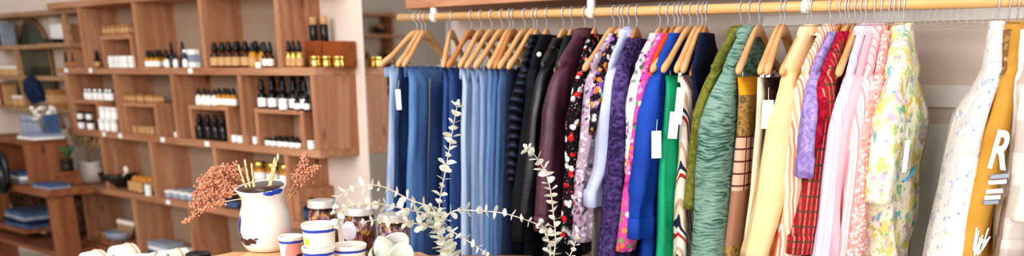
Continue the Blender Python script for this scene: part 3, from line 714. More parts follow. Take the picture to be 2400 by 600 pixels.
# ---- jeans
def jeans(hx, tip, lab, m, prof, hem=-1.12, b=.022, dark=False, back=.19, tags=(), seam='#C9B68F', det=True):
    root, Mi, tw, at = garment(hx, tip, 'jeans', 'jeans', lab, m, prof, hem, b, back, -.02, .0075, None, clip=True, hangd=dark, tags=tags, bmin=.016)
    wb = []
    for z, s in ((-.154, 1.0), (-.156, 1.06), (-.194, 1.07), (-.196, 1.0)):
        wb.append([Vector((.015 * s * math.cos(t), .172 * s * math.sin(t), z)) for t in [2 * PI * k / 28 for k in range(28)]])
    MB().loft(wb).build('waistband', m, root, True)
    if det:
        sm = STM
        for y in (-.15, -.07, .04, .13): MB().box(.012, .021, y - .005, y + .005, -.2, -.151).build('belt_loop', m, root, bevel=.001)
        zz = [-.2 - .03 * i for i in range(30)]
        line = []
        for z in zz:
            P, a, th = at(z); line.append((P.x + b * .9 + .004, P.y + .05, z))
        MB().tube(line, .0016, 4).build('side_seam', sm, root, True)
        P, a, th = at(-.25)
        MB().loft([[(x, y, z) for y, z in ((.02, -.23), (.12, -.23), (.12, -.34), (.07, -.365), (.02, -.34))] for x in (.0, b * 1.15 + .012)]).build('back_pocket', m, root, bevel=.002)
    return root
STM = plain('jean stitching', '#A9A08F', '#C4B7A0', .8)
D = {k: denim('denim ' + k, *v) for k, v in {
    'light': ('#7D9CC4', '#A9C1DF', '#C7D6EA'), 'navy': ('#1D2C49', '#2C4068', '#405C8C'), 'mid': ('#3F6498', '#5C85B9', '#84A8D3'),
    'indigo': ('#263A68', '#38538A', '#4E6CA6'), 'pale': ('#93ADCF', '#BBCDE4', '#D3DFEF'), 'grey': ('#6A82A6', '#8FA6C6', '#AABDD6'), 'steel': ('#4A6A98', '#6D8FBC', '#8BAAD0'),
    'slate': ('#3A5480', '#54739F', '#7291BB'), 'ink': ('#141A2A', '#1E2740', '#2E3A58')}.items()}
BLK = plain('black cotton', '#0E0F14', '#191B22', .9, sc=8, bs=300)
jeans(977, 885, 'pale blue jeans clipped up first at the left end of the rail', D['light'], [(916, 170, 16), (910, 300, 22), (902, 480, 26), (898, 620, 26)])
jeans(988, 922, 'dark navy jeans second on the rail with white tag', D['navy'], [(930, 172, 18), (922, 300, 22), (916, 480, 28), (913, 620, 28)], tags=((940, 232, 12, 46),))
jeans(997, 936, 'wide mid blue jeans whose whole back faces the room', D['mid'], [(948, 172, 60), (944, 300, 66), (940, 450, 66), (938, 620, 66)], b=.03)
jeans(1058, 1028, 'deep indigo jeans behind the pale washed pair', D['indigo'], [(1033, 175, 40), (1030, 300, 40), (1030, 450, 40), (1030, 620, 40)])
jeans(1105, 1041, 'slim indigo jeans left of the pale washed pair', D['indigo'], [(1050, 175, 20), (1050, 300, 24), (1052, 450, 24), (1052, 620, 24)], dark=True)
jeans(1128, 1067, 'pale washed blue jeans behind the upright eucalyptus', D['pale'], [(1078, 176, 34), (1074, 300, 36), (1072, 450, 40), (1072, 620, 40)])
jeans(1153, 1083, 'grey blue faded jeans right of the pale washed pair', D['grey'], [(1103, 176, 30), (1100, 300, 34), (1100, 450, 36), (1100, 620, 36)])
jeans(1177, 1103, 'faded steel blue jeans with worn side seam', D['grey'], [(1124, 176, 22), (1122, 300, 26), (1120, 450, 28), (1120, 620, 28)])
jeans(1195, 1135, 'steel blue jeans fourth from the black garments', D['steel'], [(1142, 176, 20), (1138, 300, 24), (1134, 450, 28), (1130, 620, 30)])
jeans(1203, 1150, 'darker slate jeans on a reddish hanger', D['slate'], [(1156, 178, 14), (1152, 300, 18), (1146, 450, 24), (1144, 620, 26)], dark=True)
jeans(1231, 1160, 'slate blue jeans last of the blue denim', D['slate'], [(1168, 178, 18), (1164, 300, 20), (1160, 450, 22), (1156, 620, 22)])
jeans(1252, 1180, 'near black jeans beside the quilted jacket', D['ink'], [(1184, 180, 26), (1178, 300, 30), (1172, 450, 36), (1168, 620, 40)], det=False)
# ---- tops, left to right
quilt = NT('quilted navy nylon', .45); _z = quilt.n('ShaderNodeSeparateXYZ', {0: quilt.warp(8, .02)}).outputs
_f = quilt.math('FRACT', quilt.math('MULTIPLY', quilt.math('ADD', _z[2], quilt.math('MULTIPLY', _z[1], .35)), 30)); _h = quilt.math('SINE', quilt.math('MULTIPLY', _f, PI)); quilt.bump(_h, 1, .012)
quilt = quilt.done(quilt.ramp(_h, [(.1, '#04050A'), (.75, '#0F121E'), (.98, '#222840')]))
garment(1259, 1215, 'jacket', 'jacket', 'navy quilted jacket next to the dark jeans', quilt, [(1205, 130, 42), (1193, 250, 44), (1188, 370, 44), (1182, 520, 40)], -.62, .032, sl=420)
garment(1282, 1235, 'jacket', 'jacket', 'plain black blazer with one pearl button', BLK, [(1232, 150, 36), (1222, 300, 42), (1208, 450, 50), (1196, 600, 60)], -1.05, .03, sl=560)
lb = leather('black leather', '#15161A', '#27282E', .35)
garment(1322, 1258, 'jacket', 'jacket', 'black leather jacket with a grey sheen on its sleeve', lb, [(1254, 130, 36), (1240, 250, 40), (1222, 400, 42), (1210, 500, 42)], -.7, .03, sl=510, u0=.1)
garment(1341, 1292, 'shirt', 'shirt', 'blackish green shirt tucked behind the maroon jacket', plain('bottle black cotton', '#15201E', '#22302D', .9), [(1290, 140, 30), (1280, 300, 30), (1270, 500, 40)], -.9, .02, u0=.09)
lm = leather('maroon leather', '#452432', '#5F3748', .42)
garment(1372, 1296, 'jacket', 'jacket', 'maroon leather jacket hanging mid left on the rail', lm, [(1290, 130, 58), (1275, 230, 64), (1262, 350, 68), (1250, 500, 70)], -.62, .038, sl=508, collar=True, cuff='band', slfold=.006)
fl1 = floral('black floral print', ['#0B0B10', '#101018'], ['#E9DEDD', '#C5222B', '#F4EFEA', '#0D0D12', '#D93136', '#0D0D12'], 42, .5)
garment(1395, 1350, 'dress', 'dress', 'black dress with red and white flowers beside the maroon jacket', fl1, [(1342, 130, 36), (1330, 260, 42), (1320, 420, 46), (1308, 560, 52)], -.82, .03, sl=565, slfold=.003)
garment(1440, 1358, 'camisole', 'shirt', 'black strappy top hung low under a bare hanger', BLK, [(1372, 178, 20), (1366, 300, 24), (1364, 500, 30)], -.8, .014, clip=True)
fl2 = floral('paisley print', ['#9E8699', '#B9A6B6'], ['#E8DDE3', '#7A5870', '#F1EAEE', '#B48CA3', '#5E5066', '#CDB7C6'], 60, .75, .05)
garment(1455, 1372, 'blouse', 'shirt', 'mauve paisley blouse with long sleeves', fl2, [(1372, 140, 40), (1362, 280, 44), (1350, 420, 48), (1340, 560, 46)], -.7, .03, sl=565)
fl3 = floral('dark multicolour floral', ['#1B1420', '#241A2B'], ['#8E5BB0', '#E8A33B', '#F5EEE4', '#C9752B', '#BFA0D8', '#1B1420'], 46, .6)
garment(1462, 1392, 'blouse', 'shirt', 'dark blouse with orange and violet flowers left of the pale blue shirt', fl3, [(1392, 130, 30), (1384, 240, 34), (1378, 305, 30)], -.6, .024, sl=315)
lav = plain('pale blue cotton', '#B3BBDB', '#C9CFE8', .85, sc=6, bs=500)
garment(1475, 1415, 'shirt', 'shirt', 'pale lavender blue shirt with rolled cuff', lav, [(1420, 140, 44), (1405, 280, 44), (1392, 400, 42), (1376, 450, 44)], -.52, .022, sl=452, collar=True, cuff='band', slfold=.012, hangd=True)
kp = knit('purple knit', '#33244E', '#6A5690', (50, 50, 70), .42, .6)
garment(1494, 1440, 'cardigan', 'cardigan', 'deep purple knit cardigan with thick sleeves', kp, [(1440, 150, 54), (1430, 300, 58), (1416, 450, 62), (1406, 610, 62)], -.9, .04, sl=640, hangd=True, u0=.105)
garment(1510, 1480, 'trousers', 'trousers', 'taupe grey trousers low between pale shirt and cardigan', plain('taupe wool', '#6B5F5D', '#7E716E', .9), [(1384, 480, 36), (1375, 620, 40)], -1.1, .015, clip=True, nohang=-.4)
fl4 = floral('white floral', ['#EFE7E8', '#F7F1F1'], ['#D45C9B', '#FFFFFF', '#6FA388', '#E9A9C4', '#F6F1F2', '#7D5E9B', '#E08A5A'], 56, .55)
garment(1549, 1478, 'dress', 'dress', 'white dress with pink and green flowers left of the blue dress', fl4, [(1474, 150, 36), (1467, 260, 36), (1464, 395, 30)], -.6, .024, sl=405)
fl5 = floral('magenta floral', ['#C13C92', '#D65BA8'], ['#F09BC8', '#6BA052', '#E9823C', '#D24CA0', '#F1D3E3', '#A32B79'], 48, .7)
garment(1567, 1500, 'dress', 'dress', 'magenta floral dress whose hem peeks below the blue sleeve', fl5, [(1492, 150, 30), (1484, 300, 30), (1456, 500, 50), (1441, 580, 50)], -.66, .03, sl=585, slfold=.005, hangd=True)
garment(1582, 1512, 'top', 'shirt', 'orange and navy top mostly hidden behind wooden hangers', floral('orange navy print', ['#E0582B', '#D9481F'], ['#20306B', '#E8602F', '#F2A16B'], 20, .4), [(1528, 130, 14), (1524, 200, 14)], -.3, .012, hangd=True)
bl = plain('royal blue crepe', '#15409A', '#1F51B5', .7, sc=5, bs=400)
garment(1592, 1528, 'dress', 'dress', 'royal blue long sleeved dress with white tag in the middle', bl, [(1505, 160, 56), (1490, 300, 64), (1472, 440, 76), (1466, 520, 76)], -1.15, .04, back=.21, sl=515, cuff='gather', slfold=.012, fold=.01, tags=((1529, 334, 23, 64),))
hanger(1602, 1517, 'bare hanger whose front arm crosses above the royal blue dress')
gr = plain('emerald satin', '#119264', '#1FB383', .5, sc=4)
garment(1620, 1542, 'skirt', 'skirt', 'emerald green skirt clipped beside the blue dress', gr, [(1556, 172, 40), (1546, 300, 46), (1534, 450, 60), (1520, 610, 74)], -1.0, .028, .2, .08, .01, clip=True, tags=((1581, 246, 19, 84), (1568, 290, 22, 62)))
st = stripes('striped silk', ['#EAE2D4', '#E6DCCC', '#B5332E', '#EDE6DA', '#2A2B45', '#E3D3BE', '#C9A98C', '#EDE6DA'], 17, (0.35, 1, .3), .1, wsc=5)
garment(1638, 1572, 'skirt', 'skirt', 'wavy striped skirt in cream, red and navy', st, [(1594, 178, 46), (1584, 300, 50), (1578, 450, 56), (1568, 610, 64)], -1.0, .03, .2, .05, .008, clip=True)
dn = plain('deep navy wool', '#0E1430', '#171F42', .9)
garment(1657, 1612, 'jacket', 'jacket', 'deep navy jacket behind the three bare hangers', dn, [(1622, 130, 30), (1622, 200, 30), (1625, 500, 30)], -.55, .014, hangd=True)
hanger(1648, 1588, 'bare hanger between striped skirt and navy jacket')
ol = knit('olive knit', '#64662A', '#888843', (60, 60, 60), .4, .6)
garment(1739, 1655, 'cardigan', 'cardigan', 'olive green cardigan left of the marled green sweater', ol, [(1646, 145, 30), (1630, 240, 32), (1616, 360, 34), (1602, 480, 36)], -.55, .022, sl=488, collar=True, slfold=.002, hangd=True)
gk = knit('marled green knit', '#2F5A4F', '#8CAB9D', (18, 18, 190), .40, .52)
garment(1759, 1690, 'sweater', 'sweater', 'large marled green knit sweater with thick collar', gk, [(1668, 150, 78), (1644, 250, 88), (1626, 400, 98), (1614, 600, 104)], -.75, .06, sl=640, collar=True, slfold=.004, bfront=.06, b0=.02, hangd=True)
pw = NT('patchwork panels', .85); _s = pw.n('ShaderNodeSeparateXYZ', {0: pw.co}).outputs[2]
_t = pw.math('ADD', pw.math('MULTIPLY', _s, -1.25), 0.0)
_pl = plaid('plaid patch', '#D9B29A', '#5E342E', '#5E342E', 18, 20, .14)
_fx = pw.math('FRACT', pw.math('MULTIPLY', pw.n('ShaderNodeSeparateXYZ', {0: pw.co}).outputs[1], 26)); _fz = pw.math('FRACT', pw.math('MULTIPLY', _s, 26))
_ln = pw.math('MAXIMUM', pw.ramp(_fx, [(0, (1, 1, 1)), (.16, (0, 0, 0))], True), pw.ramp(_fz, [(0, (1, 1, 1)), (.16, (0, 0, 0))], True))
_chk = pw.mix(_ln, '#D8B19B', '#6B3E38')
_fl = pw.ramp(pw.noise(60)['Fac'], [(.4, '#8A6A35'), (.5, '#B78F56'), (.6, '#6E5A3A')])
_c = pw.mix(pw.ramp(_t, [(0, (0, 0, 0)), (.425, (1, 1, 1))], True), _fl, _chk)
_c = pw.mix(pw.ramp(_t, [(0, (0, 0, 0)), (.64, (1, 1, 1))], True), _c, '#A67A62')
_c = pw.mix(pw.ramp(_t, [(0, (0, 0, 0)), (.86, (1, 1, 1))], True), _c, _fl)
_c = pw.mix(pw.ramp(_t, [(0, (1, 1, 1)), (.268, (0, 0, 0))], True), _c, '#D99A1E'); pw = pw.done(_c)
garment(1782, 1716, 'skirt', 'skirt', 'patchwork skirt with mustard waist, tan plaid and brown panels', pw, [(1724, 185, 46), (1718, 300, 48), (1704, 460, 54), (1686, 610, 60)], -1.0, .028, .19, .02, .004, clip=True)
cr = plain('cream twill', '#E3D5B5', '#EFE4C9', .85, sc=5)
garment(1832, 1766, 'skirt', 'skirt', 'cream skirt with hanging white tag beside the patchwork', cr, [(1772, 180, 26), (1766, 300, 30), (1748, 450, 40), (1728, 610, 50)], -1.0, .02, .18, .02, .005, clip=True, tags=((1780, 265, 26, 66),))
garment(1842, 1784, 'skirt', 'skirt', 'dark brown lace skirt between cream skirt and yellow shirt', floral('brown lace', ['#2C1914', '#3A221B'], ['#4A2C22', '#241410', '#5B382C'], 60, .6), [(1796, 185, 28), (1790, 300, 30), (1778, 400, 40)], -.55, .02, .18, 0, .005, clip=True)
ye = plain('butter yellow linen', '#E4C68A', '#EDD7AE', .8, sc=4, bs=300)
garment(1905, 1828, 'shirt', 'shirt', 'butter yellow long shirt hanging forward', ye, [(1846, 140, 66), (1812, 250, 82), (1776, 420, 96), (1736, 590, 100)], -.75, .05, sl=600, collar=True, slfold=.014, bfront=.05)
hanger(1896, 1818, 'hanger with bare front arm left of the yellow shirt')
ps = stripes('peach stripes', ['#F1B38F', '#F6C9A9', '#FBF3EA', '#EBA079', '#F7D2B5', '#E6836A', '#FAF0E6'], 20, (1, 1.0, .1), .03)
garment(1949, 1870, 'shirt', 'shirt', 'peach and white striped shirt right of the yellow shirt', ps, [(1876, 150, 56), (1856, 260, 62), (1836, 400, 70), (1806, 600, 84)], -.8, .04, sl=640, collar=True, slfold=.012, bfront=.04)
la = knit('lilac lace', '#8B74B5', '#BCAADB', (70, 70, 50), .4, .6)
garment(1973, 1890, 'blouse', 'shirt', 'lilac lace blouse with ruffled cuff', la, [(1892, 160, 44), (1878, 260, 50), (1866, 380, 58)], -.45, .03, sl=375, cuff='band', slfold=.012, hangd=True, depth=-.07)
pr = plaid('red plaid', '#A3242B', '#D8A48C', '#3F4A33', 26, 22, .16)
garment(1985, 1930, 'dress', 'dress', 'red plaid dress with tied sleeve below the crimson lace', pr, [(1925, 160, 50), (1905, 320, 58), (1884, 430, 64), (1852, 545, 60)], -.95, .034, sl=552, cuff='band', slfold=.012, hangd=True)
cl = knit('crimson lace', '#8E0E2C', '#C92A48', (60, 60, 50), .42, .58)
garment(1993, 1915, 'blouse', 'shirt', 'crimson lace blouse with elbow sleeves', cl, [(1918, 145, 50), (1904, 230, 54), (1888, 310, 62)], -.42, .03, sl=345, slfold=.003, depth=-.03)
hanger(2022, 1948, 'hanger with bare front arm between the crimson blouse and lavender shirt')
ls = stripes('lavender white stripe', ['#D9D3E3', '#E2DEE8', '#C6BADA', '#E3E0E9', '#D0C6DF'], 32, (1, 1, 0), .01)
garment(2033, 1975, 'shirt', 'shirt', 'white shirt with faint lavender stripes', ls, [(1972, 150, 44), (1948, 260, 50), (1926, 400, 56), (1900, 600, 66)], -.85, .034, sl=640, collar=True, slfold=.006)
pk = plain('powder pink cotton', '#D9A3AD', '#E8BCC4', .85, sc=5, bs=300)
garment(2053, 2000, 'shirt', 'shirt', 'powder pink shirt next to the lavender striped shirt', pk, [(1998, 150, 44), (1975, 260, 46), (1956, 420, 48), (1942, 600, 50)], -.85, .032, sl=640, collar=True, slfold=.012, hangd=True)
pk2 = stripes('pink stripe', ['#EABCC0', '#F0CDCE', '#DC9DA4', '#EEC6C8'], 36, (1, 1, 0), .02)
garment(2069, 2020, 'shirt', 'shirt', 'pale pink striped shirt second of the pink ones', pk2, [(2020, 140, 42), (1995, 260, 44), (1976, 420, 46), (1962, 600, 48)], -.85, .03, sl=640, collar=True, slfold=.005, hangd=True)
pk3 = floral('rose texture', ['#DB9A94', '#E3ABA4'], ['#F3D2CB', '#D98D88', '#F7E2DC'], 100, .6)
garment(2087, 2045, 'blouse', 'shirt', 'textured rose blouse beside the pastel dress', pk3, [(2046, 150, 38), (2018, 260, 42), (1996, 420, 44), (1982, 600, 46)], -.85, .028, sl=640, slfold=.005)
for hx, tp_ in ((2007, 1950), (2098, 2060), (2109, 2072)): hanger(hx, tp_, 'plain wooden hanger beside the ' + {2007: 'crimson lace blouse', 2098: 'textured rose blouse', 2109: 'pastel floral dress'}[hx], False, True, True)
pd = watercolour('pastel watercolour floral', ['#EEEAD2', '#E9E3C0'], [('#E6CF7A', .53), ('#B7CB86', .56), ('#CDAFCB', .57), ('#F2EFE2', .57), ('#DDBE4A', .61), ('#63B3B4', .61), ('#8FB56A', .63), ('#B592BE', .63)])
r_, Mi_, tw_, at_ = garment(2121, 2085, 'dress', 'dress', 'long pastel floral dress with tied blue belt facing the gap', pd, [(2075, 140, 70), (2044, 250, 82), (2018, 400, 96), (2000, 600, 100)], -1.15, .075, back=.2, flare=.05, sl=470, collar=True, slfold=.013, fold=.02, bfront=.045, tags=((2093, 360, 12, 76),), b0=.028)
w_ = []
M['belt'] = plain('sea blue belt', '#3E86A8', '#5AA3BF', .7)
# right hand group
fl6 = watercolour('white blue orange floral', ['#E6E2DE', '#EAE5DF'], [('#B9C5E4', .57), ('#E6B48E', .62), ('#EDEAE8', .56), ('#7F96CE', .64), ('#D99468', .66)], 38, (1, 1, .9))
garment(2343, 2318, 'dress', 'dress', 'flowery white dress in small blue and orange print right of the gap', fl6, [(2292, 140, 56), (2258, 250, 66), (2220, 400, 76), (2168, 600, 90)], -.95, .055, sl=650, u0=.05, slfold=.012, bfront=.05, b0=.022)
sn = floral('brown braided knit', ['#7A5632', '#8F6A42'], ['#A98558', '#5E4128', '#C2A177', '#3B2A1E'], 44, .8)
garment(2370, 2338, 'sweater', 'sweater', 'brown braided knit between the white floral dress and mustard jacket', sn, [(2330, 180, 30), (2304, 300, 36), (2280, 440, 40), (2240, 600, 46)], -.8, .03, sl=650)
ms = plain('mustard fleece', '#B88532', '#CC9A48', .95, sc=8, bs=200)
rt, Mi2, tw2, at2 = garment(2391, 2350, 'jacket', 'jacket', 'mustard jacket with big white letter and stripes', ms, [(2344, 150, 50), (2300, 300, 76), (2272, 400, 86), (2246, 500, 90), (2228, 600, 94)], -.75, .04, sl=650, collar=True, slfold=.004, bfront=.036, b0=.022)
wc = plain('ivory satin', '#E9E1D5', '#F3EDE3', .6)
garment(2408, 2376, 'shirt', 'shirt', 'ivory slim shirt right of the mustard jacket', wc, [(2374, 150, 20), (2362, 280, 20), (2350, 400, 20), (2338, 600, 26)], -.8, .02, sl=640)
tpd = plaid('taupe check', '#EDE7E2', '#BFB0A8', '#B5A59C', 5, 6, .5)
garment(2434, 2386, 'shirt', 'shirt', 'white and taupe checked shirt at the right edge', tpd, [(2390, 170, 60), (2378, 300, 64), (2354, 450, 70), (2336, 560, 72)], -.6, .04, sl=560, cuff='band', collar=True, slfold=.012, bfront=.04, b0=.022)
garment(2470, 2420, 'blouse', 'shirt', 'plain white blouse cut by the right edge', wc, [(2405, 170, 60), (2396, 300, 66), (2378, 430, 70), (2360, 500, 60)], -.6, .04, sl=510, slfold=.012, bfront=.04)
# lettering on the mustard jacket
def sleeve_mark(name, px, py, fn, m, hpx, off=.0):
    q = onPl(px, py, tw2, FV) - FV * off; return q
tc = bpy.data.curves.new('white_letter', 'FONT'); tc.body = 'R'; tc.size = .135; tc.extrude = .002; tc.align_x = 'CENTER'; tc.align_y = 'CENTER'; tc.offset = .003
to = bpy.data.objects.new('white_letter', tc); COL.objects.link(to); dg = bpy.context.evaluated_depsgraph_get()
me = bpy.data.meshes.new_from_object(to.evaluated_get(dg)); bpy.data.objects.remove(to)
letter = bpy.data.objects.new('white_letter', me); COL.objects.link(letter); me.materials.clear(); me.materials.append(M['card'])
def front_at(at, Mi, px, py, tw, off):
    q = onPl(px, py, tw, FV) - FV * off; return Mi @ q
letter.parent = rt; letter.location = front_at(at2, Mi2, 2305, 350, tw2, .08)
phm = rt.rotation_euler.z; letter.rotation_euler = (PI / 2, math.radians(6), YAW - phm - .25); letter.scale = (.55, 1, 1); letter['label'] = 'white letter on the sleeve'
for k, (yy, m_, w) in enumerate(((404, 'bluegrey', 50), (417, 'card', 48), (438, 'card', 44), (452, 'card', 42), (463, 'bluegrey', 40))):
    L = front_at(at2, Mi2, 2300 - (yy - 404) * .3, yy, tw2, .075); s = .00042 * w
    R = Matrix.Translation(L) @ Matrix.Rotation(YAW - phm - .25, 4, 'Z') @ Matrix.Rotation(-.12, 4, 'Y')
    MB().box(-s, s, -.001, .012, -.005, .005, R).build('printed_bar', M[m_], rt)
for k in range(11):
    px_ = 2256 + rnd.uniform(-14, 22); L0 = front_at(at2, Mi2, px_, 590 - rnd.uniform(0, 20), tw2, .075); L1 = front_at(at2, Mi2, px_ + rnd.uniform(4, 22), 520 + rnd.uniform(0, 30), tw2, .075)
    MB().tube(spl([L0, (L0 + L1) / 2 + Vector((0, 0, .006 * rnd.uniform(-1, 1))), L1], 6), .0022, 5).build('fringe_strand', M['card'], rt, True)
# lay the letter, bars and fringe onto the cloth itself
from mathutils.bvhtree import BVHTree
import bmesh
bpy.context.view_layer.update()
_v, _f = [], []
for ch in rt.children:
    if ch.name.split('.')[0] in ('body', 'sleeve'):
        b0_ = len(_v); _v += [ch.matrix_world @ v.co for v in ch.data.vertices]; _f += [tuple(b0_ + i for i in p.vertices) for p in ch.data.polygons]
bvh = BVHTree.FromPolygons(_v, _f)
for ch in rt.children:
    nm = ch.name.split('.')[0]
    if nm not in ('white_letter', 'printed_bar', 'fringe_strand'): continue
    W_ = ch.matrix_world; ds = []; dirn = FV.copy()
    for v in ch.data.vertices:
        h = bvh.ray_cast(W_ @ v.co - dirn * .5, dirn)
        if h[0] is not None: ds.append(h[3] - .5)
    if ds: ch.location = ch.location + (Matrix.Rotation(-phm, 4, 'Z') @ (dirn * (min(ds) - .0015)))
# belt on the pastel dress, pearl on the blazer, loops standing in for faint hook reflections
L = Mi_ @ (onPl(2108, 412, tw_, FV) - FV * .03)
bt = empty('belt', (0, 0, 0)); bpy.data.objects.remove(bt)
q0 = Mi_ @ (onPl(2092, 416, tw_, FV) - FV * .075); q1 = Mi_ @ (onPl(2118, 404, tw_, FV) - FV * .05); q2 = Mi_ @ (onPl(2150, 398, tw_, FV) + FV * .03)
MB().tube(spl([q0, q1, q2], 10), .01, 8, flat=.4).build('tied_belt', M['belt'], r_, True)
pq = onPl(1263, 128, rodpt(1275) - Vector((0, .19, .1)), FV) - FV * .03
pe = tag(MB().ball((0, 0, 0), .0095, 14, 10).build('pearl_button', M['cream'], None, True, loc=pq), 'large round pearl stud on the shoulder of the black blazer', 'brooch')
hk = None
for i in range(13):
    px = 2142 + 13 * i + (i * i) * .35
    if hk is None:
        hk = empty('hook_reflection', (0, 0, 0), 0, 'thin white loop standing in for a faint hook reflection behind the clothes', 'hook', 'loops for hook reflections on the pale rail'); MB().tube([(0, 0, .03), (0, -.03, .03), (0, -.035, .0), (.006, -.03, -.022), (.018, -.02, -.026)], .0018, 5).build('loop', M['white'], hk, True)
        hk.location = onY(px, 36, YW - .014)
    else: dup(hk, onY(px, 36, YW - .014))
# ================================================================== tables and still life
ZT = 1.02
def lz(px, py, z): return onZ(px, py, z)
yw = YAW
tb = empty('display_table', atD(700, 700, 2.6), yw); tb.location.z = 0; tag(tb, 'low pine display table carrying the riser and small wares', 'table')
MB().box(-1.0, .75, -.9, .75, .80, .84).build('tabletop', M['wX'], tb, bevel=.004)
for x in (-.93, .68):
    for y in (-.83, .68): MB().box(x - .03, x + .03, y - .03, y + .03, 0, .8).build('leg', M['wZ'], tb)
c0 = lz(548, 588, ZT); c1 = lz(985, 592, ZT); cm = (c0 + c1) / 2; wdt = (c1 - c0).length
rs = empty('riser_stand', (cm.x, cm.y, .84), yw, 'light wooden riser stand under the pitcher, cups and glass jars', 'stand')
top = [(-wdt / 2, 0), (wdt / 2, 0), (wdt / 2 + .06, -.1), (wdt / 2 + .06, -.6), (-wdt / 2 - .06, -.6), (-wdt / 2 - .04, -.06)]
MB().loft([[(x, y, z) for x, y in top] for z in (ZT - .84 - .03, ZT - .84)]).build('top_board', M['hang'], rs, bevel=.003)
for s in (-1, 1): MB().box(s * wdt / 2 - .015, s * wdt / 2 + .015, -.55, -.05, 0, ZT - .87).build('side_board', M['hang'], rs)
# painted ceramic: cream glaze with brushed patches placed by direction
def ceramic(name, patches, inner=None):
    n = NT(name, .18, 0, .5); col = n.ramp(n.noise(4)['Fac'], [(.3, '#E4DBD2'), (.7, '#ECE5DC')])
    for (c, r, h, hue, wz) in patches:
        v = n.warp(30, .012)
        d = n.n('ShaderNodeVectorMath', {0: v, 1: c}, operation='SUBTRACT').outputs[0]
        d = n.n('ShaderNodeVectorMath', {0: d, 1: (1 / r, 1 / r, 1 / h)}, operation='MULTIPLY').outputs[0]
        d = n.n('ShaderNodeVectorMath', {0: d}, operation='LENGTH').outputs['Value']
        col = n.mix(n.ramp(d, [(.9, (1, 1, 1)), (1.0 + wz, (0, 0, 0))]), col, hue)
    return n, col
BLUE = '#2747B0'
def dirv(a, r, z):  # a: degrees, 0 = facing the camera, positive = towards image right
    t = math.radians(a); return (r * math.sin(t), -r * math.cos(t), z)
pc = lz(627, 584, ZT); pit = empty('ceramic_pitcher', (pc.x, pc.y, ZT), yw, 'cream ceramic pitcher with blue rim strokes and brown brush mark', 'pitcher')
PR = [(.045, 0), (.058, .003), (.067, .02), (.074, .05), (.074, .08), (.067, .115), (.06, .14), (.058, .16), (.062, .178), (.067, .192)]
k_ = (688 - 563) / 2 * (pc - CAM).dot(FV) / 2040 / .074
PR = [(r * k_, z * k_ * .93) for r, z in PR]
n, col = ceramic('painted pitcher glaze', [(dirv(-36, .072 * k_, .08 * k_), .02, .04, '#EAC9CB', .4), (dirv(-58, .074 * k_, .078 * k_), .013, .032, '#2C3F9E', .1), (dirv(-55, .07 * k_, .042 * k_), .016, .016, '#4A2F30', .05), (dirv(-38, .07 * k_, .03 * k_), .02, .012, '#4A2F30', .05), (dirv(-18, .07 * k_, .036 * k_), .017, .009, '#4A2F30', .05), (dirv(-6, .07 * k_, .044 * k_), .009, .004, '#4A2F30', .05), (dirv(32, .062 * k_, .166 * k_), .022, .007, BLUE, .1), (dirv(55, .062 * k_, .17 * k_), .022, .009, BLUE, .1), (dirv(70, .076 * k_, .03), .03, .05, '#F0D9DA', .5)])
mp = n.done(col); H = PR[-1][1]
rings = []
def prng(r, z, spout):
    out = []
    for k in range(40):
        t = 2 * PI * k / 40; rr = r * (1 + spout * max(0, math.cos(t - PI)) ** 6 * .16); out.append((rr * math.cos(t), rr * math.sin(t), z + spout * .012 * max(0, math.cos(t - PI)) ** 3 * 0 + spout * .012 * math.sin(t) + spout * .004 * math.cos(t)))
    return out
prof = [(r, z, max(0, (z / H - .8) / .2)) for r, z in PR]
b = MB().loft([prng(r, z, s) for r, z, s in prof] + [prng(PR[-1][0] - .003, H + .002, 1), prng(PR[-1][0] - .007, H - .003, 1)], cap=True); b.f.pop()
b.build('pitcher_body', mp, pit, True)
inner = MB().loft([prng(PR[-1][0] - .006, H - .002, 1), prng(PR[-2][0] - .007, PR[-2][1], .6), prng(PR[-3][0] - .007, PR[-3][1], 0), prng(PR[-4][0] - .007, PR[-4][1], 0), prng(PR[3][0] - .01, PR[3][1], 0)]); inner.build('inner_glaze', plain('brown inner glaze', '#35221F', '#4A302A', .2, spec=.6), pit, True)
MB().tube(spl([(0, PR[5][0] * .95, PR[8][1]), (0, PR[5][0] + .045, H * .88), (0, PR[5][0] + .05, H * .6), (0, PR[4][0] * .96, H * .34)], 14), .009, 10).build('handle', mp, pit, True)
def cup(px, py_rim, wpx, hcm, zbase, name, lab, patches, D=None):
    # rim centre from pixel, width in px
    zr = zbase + hcm
    c = lz(px, py_rim, zr); R = wpx / 2 * ((c - CAM).dot(FV)) / 2060
    r = empty(name, (c.x, c.y, zbase), yw, lab, 'cup')
    P2 = [((dirv(a, R * .95, hcm * z)), rr, hh, hue, .1) for a, z, rr, hh, hue in patches]
    n, col = ceramic(name + ' glaze ' + lab[:12], P2)
    zc_ = n.n('ShaderNodeSeparateXYZ', {0: n.warp(18, .006)}).outputs[2]; f = n.math('MULTIPLY', zc_, 1 / hcm)
    col = n.mix(n.ramp(f, [(0, (0, 0, 0)), (.76, (1, 1, 1)), (.86, (0, 0, 0))], True), col, BLUE)
    m = n.done(col)
    pr = [(R * .72, 0), (R * .8, .003), (R * .86, hcm * .15), (R * .91, hcm * .5), (R * .93, hcm * .8), (R, hcm * .93), (R, hcm)]
    MB().lathe(pr, n=36, cap=False).build('cup_body', m, r, True)
    MB().lathe([(R, hcm), (R * .97, hcm + .0015), (R * .94, hcm - .001), (R * .89, hcm * .85), (R * .85, hcm * .4), (R * .76, hcm * .1), (.002, hcm * .09)], n=36, cap=False).build('inner_glaze', M['cream'], r, True); return R
hc = .085
cup(681, 553, 62, .07, ZT, 'ceramic_cup', 'small painted cup with pink patch in front of the pitcher', [(30, .35, .032, .04, '#D9928B'), (60, .1, .018, .018, '#2B2B45')])
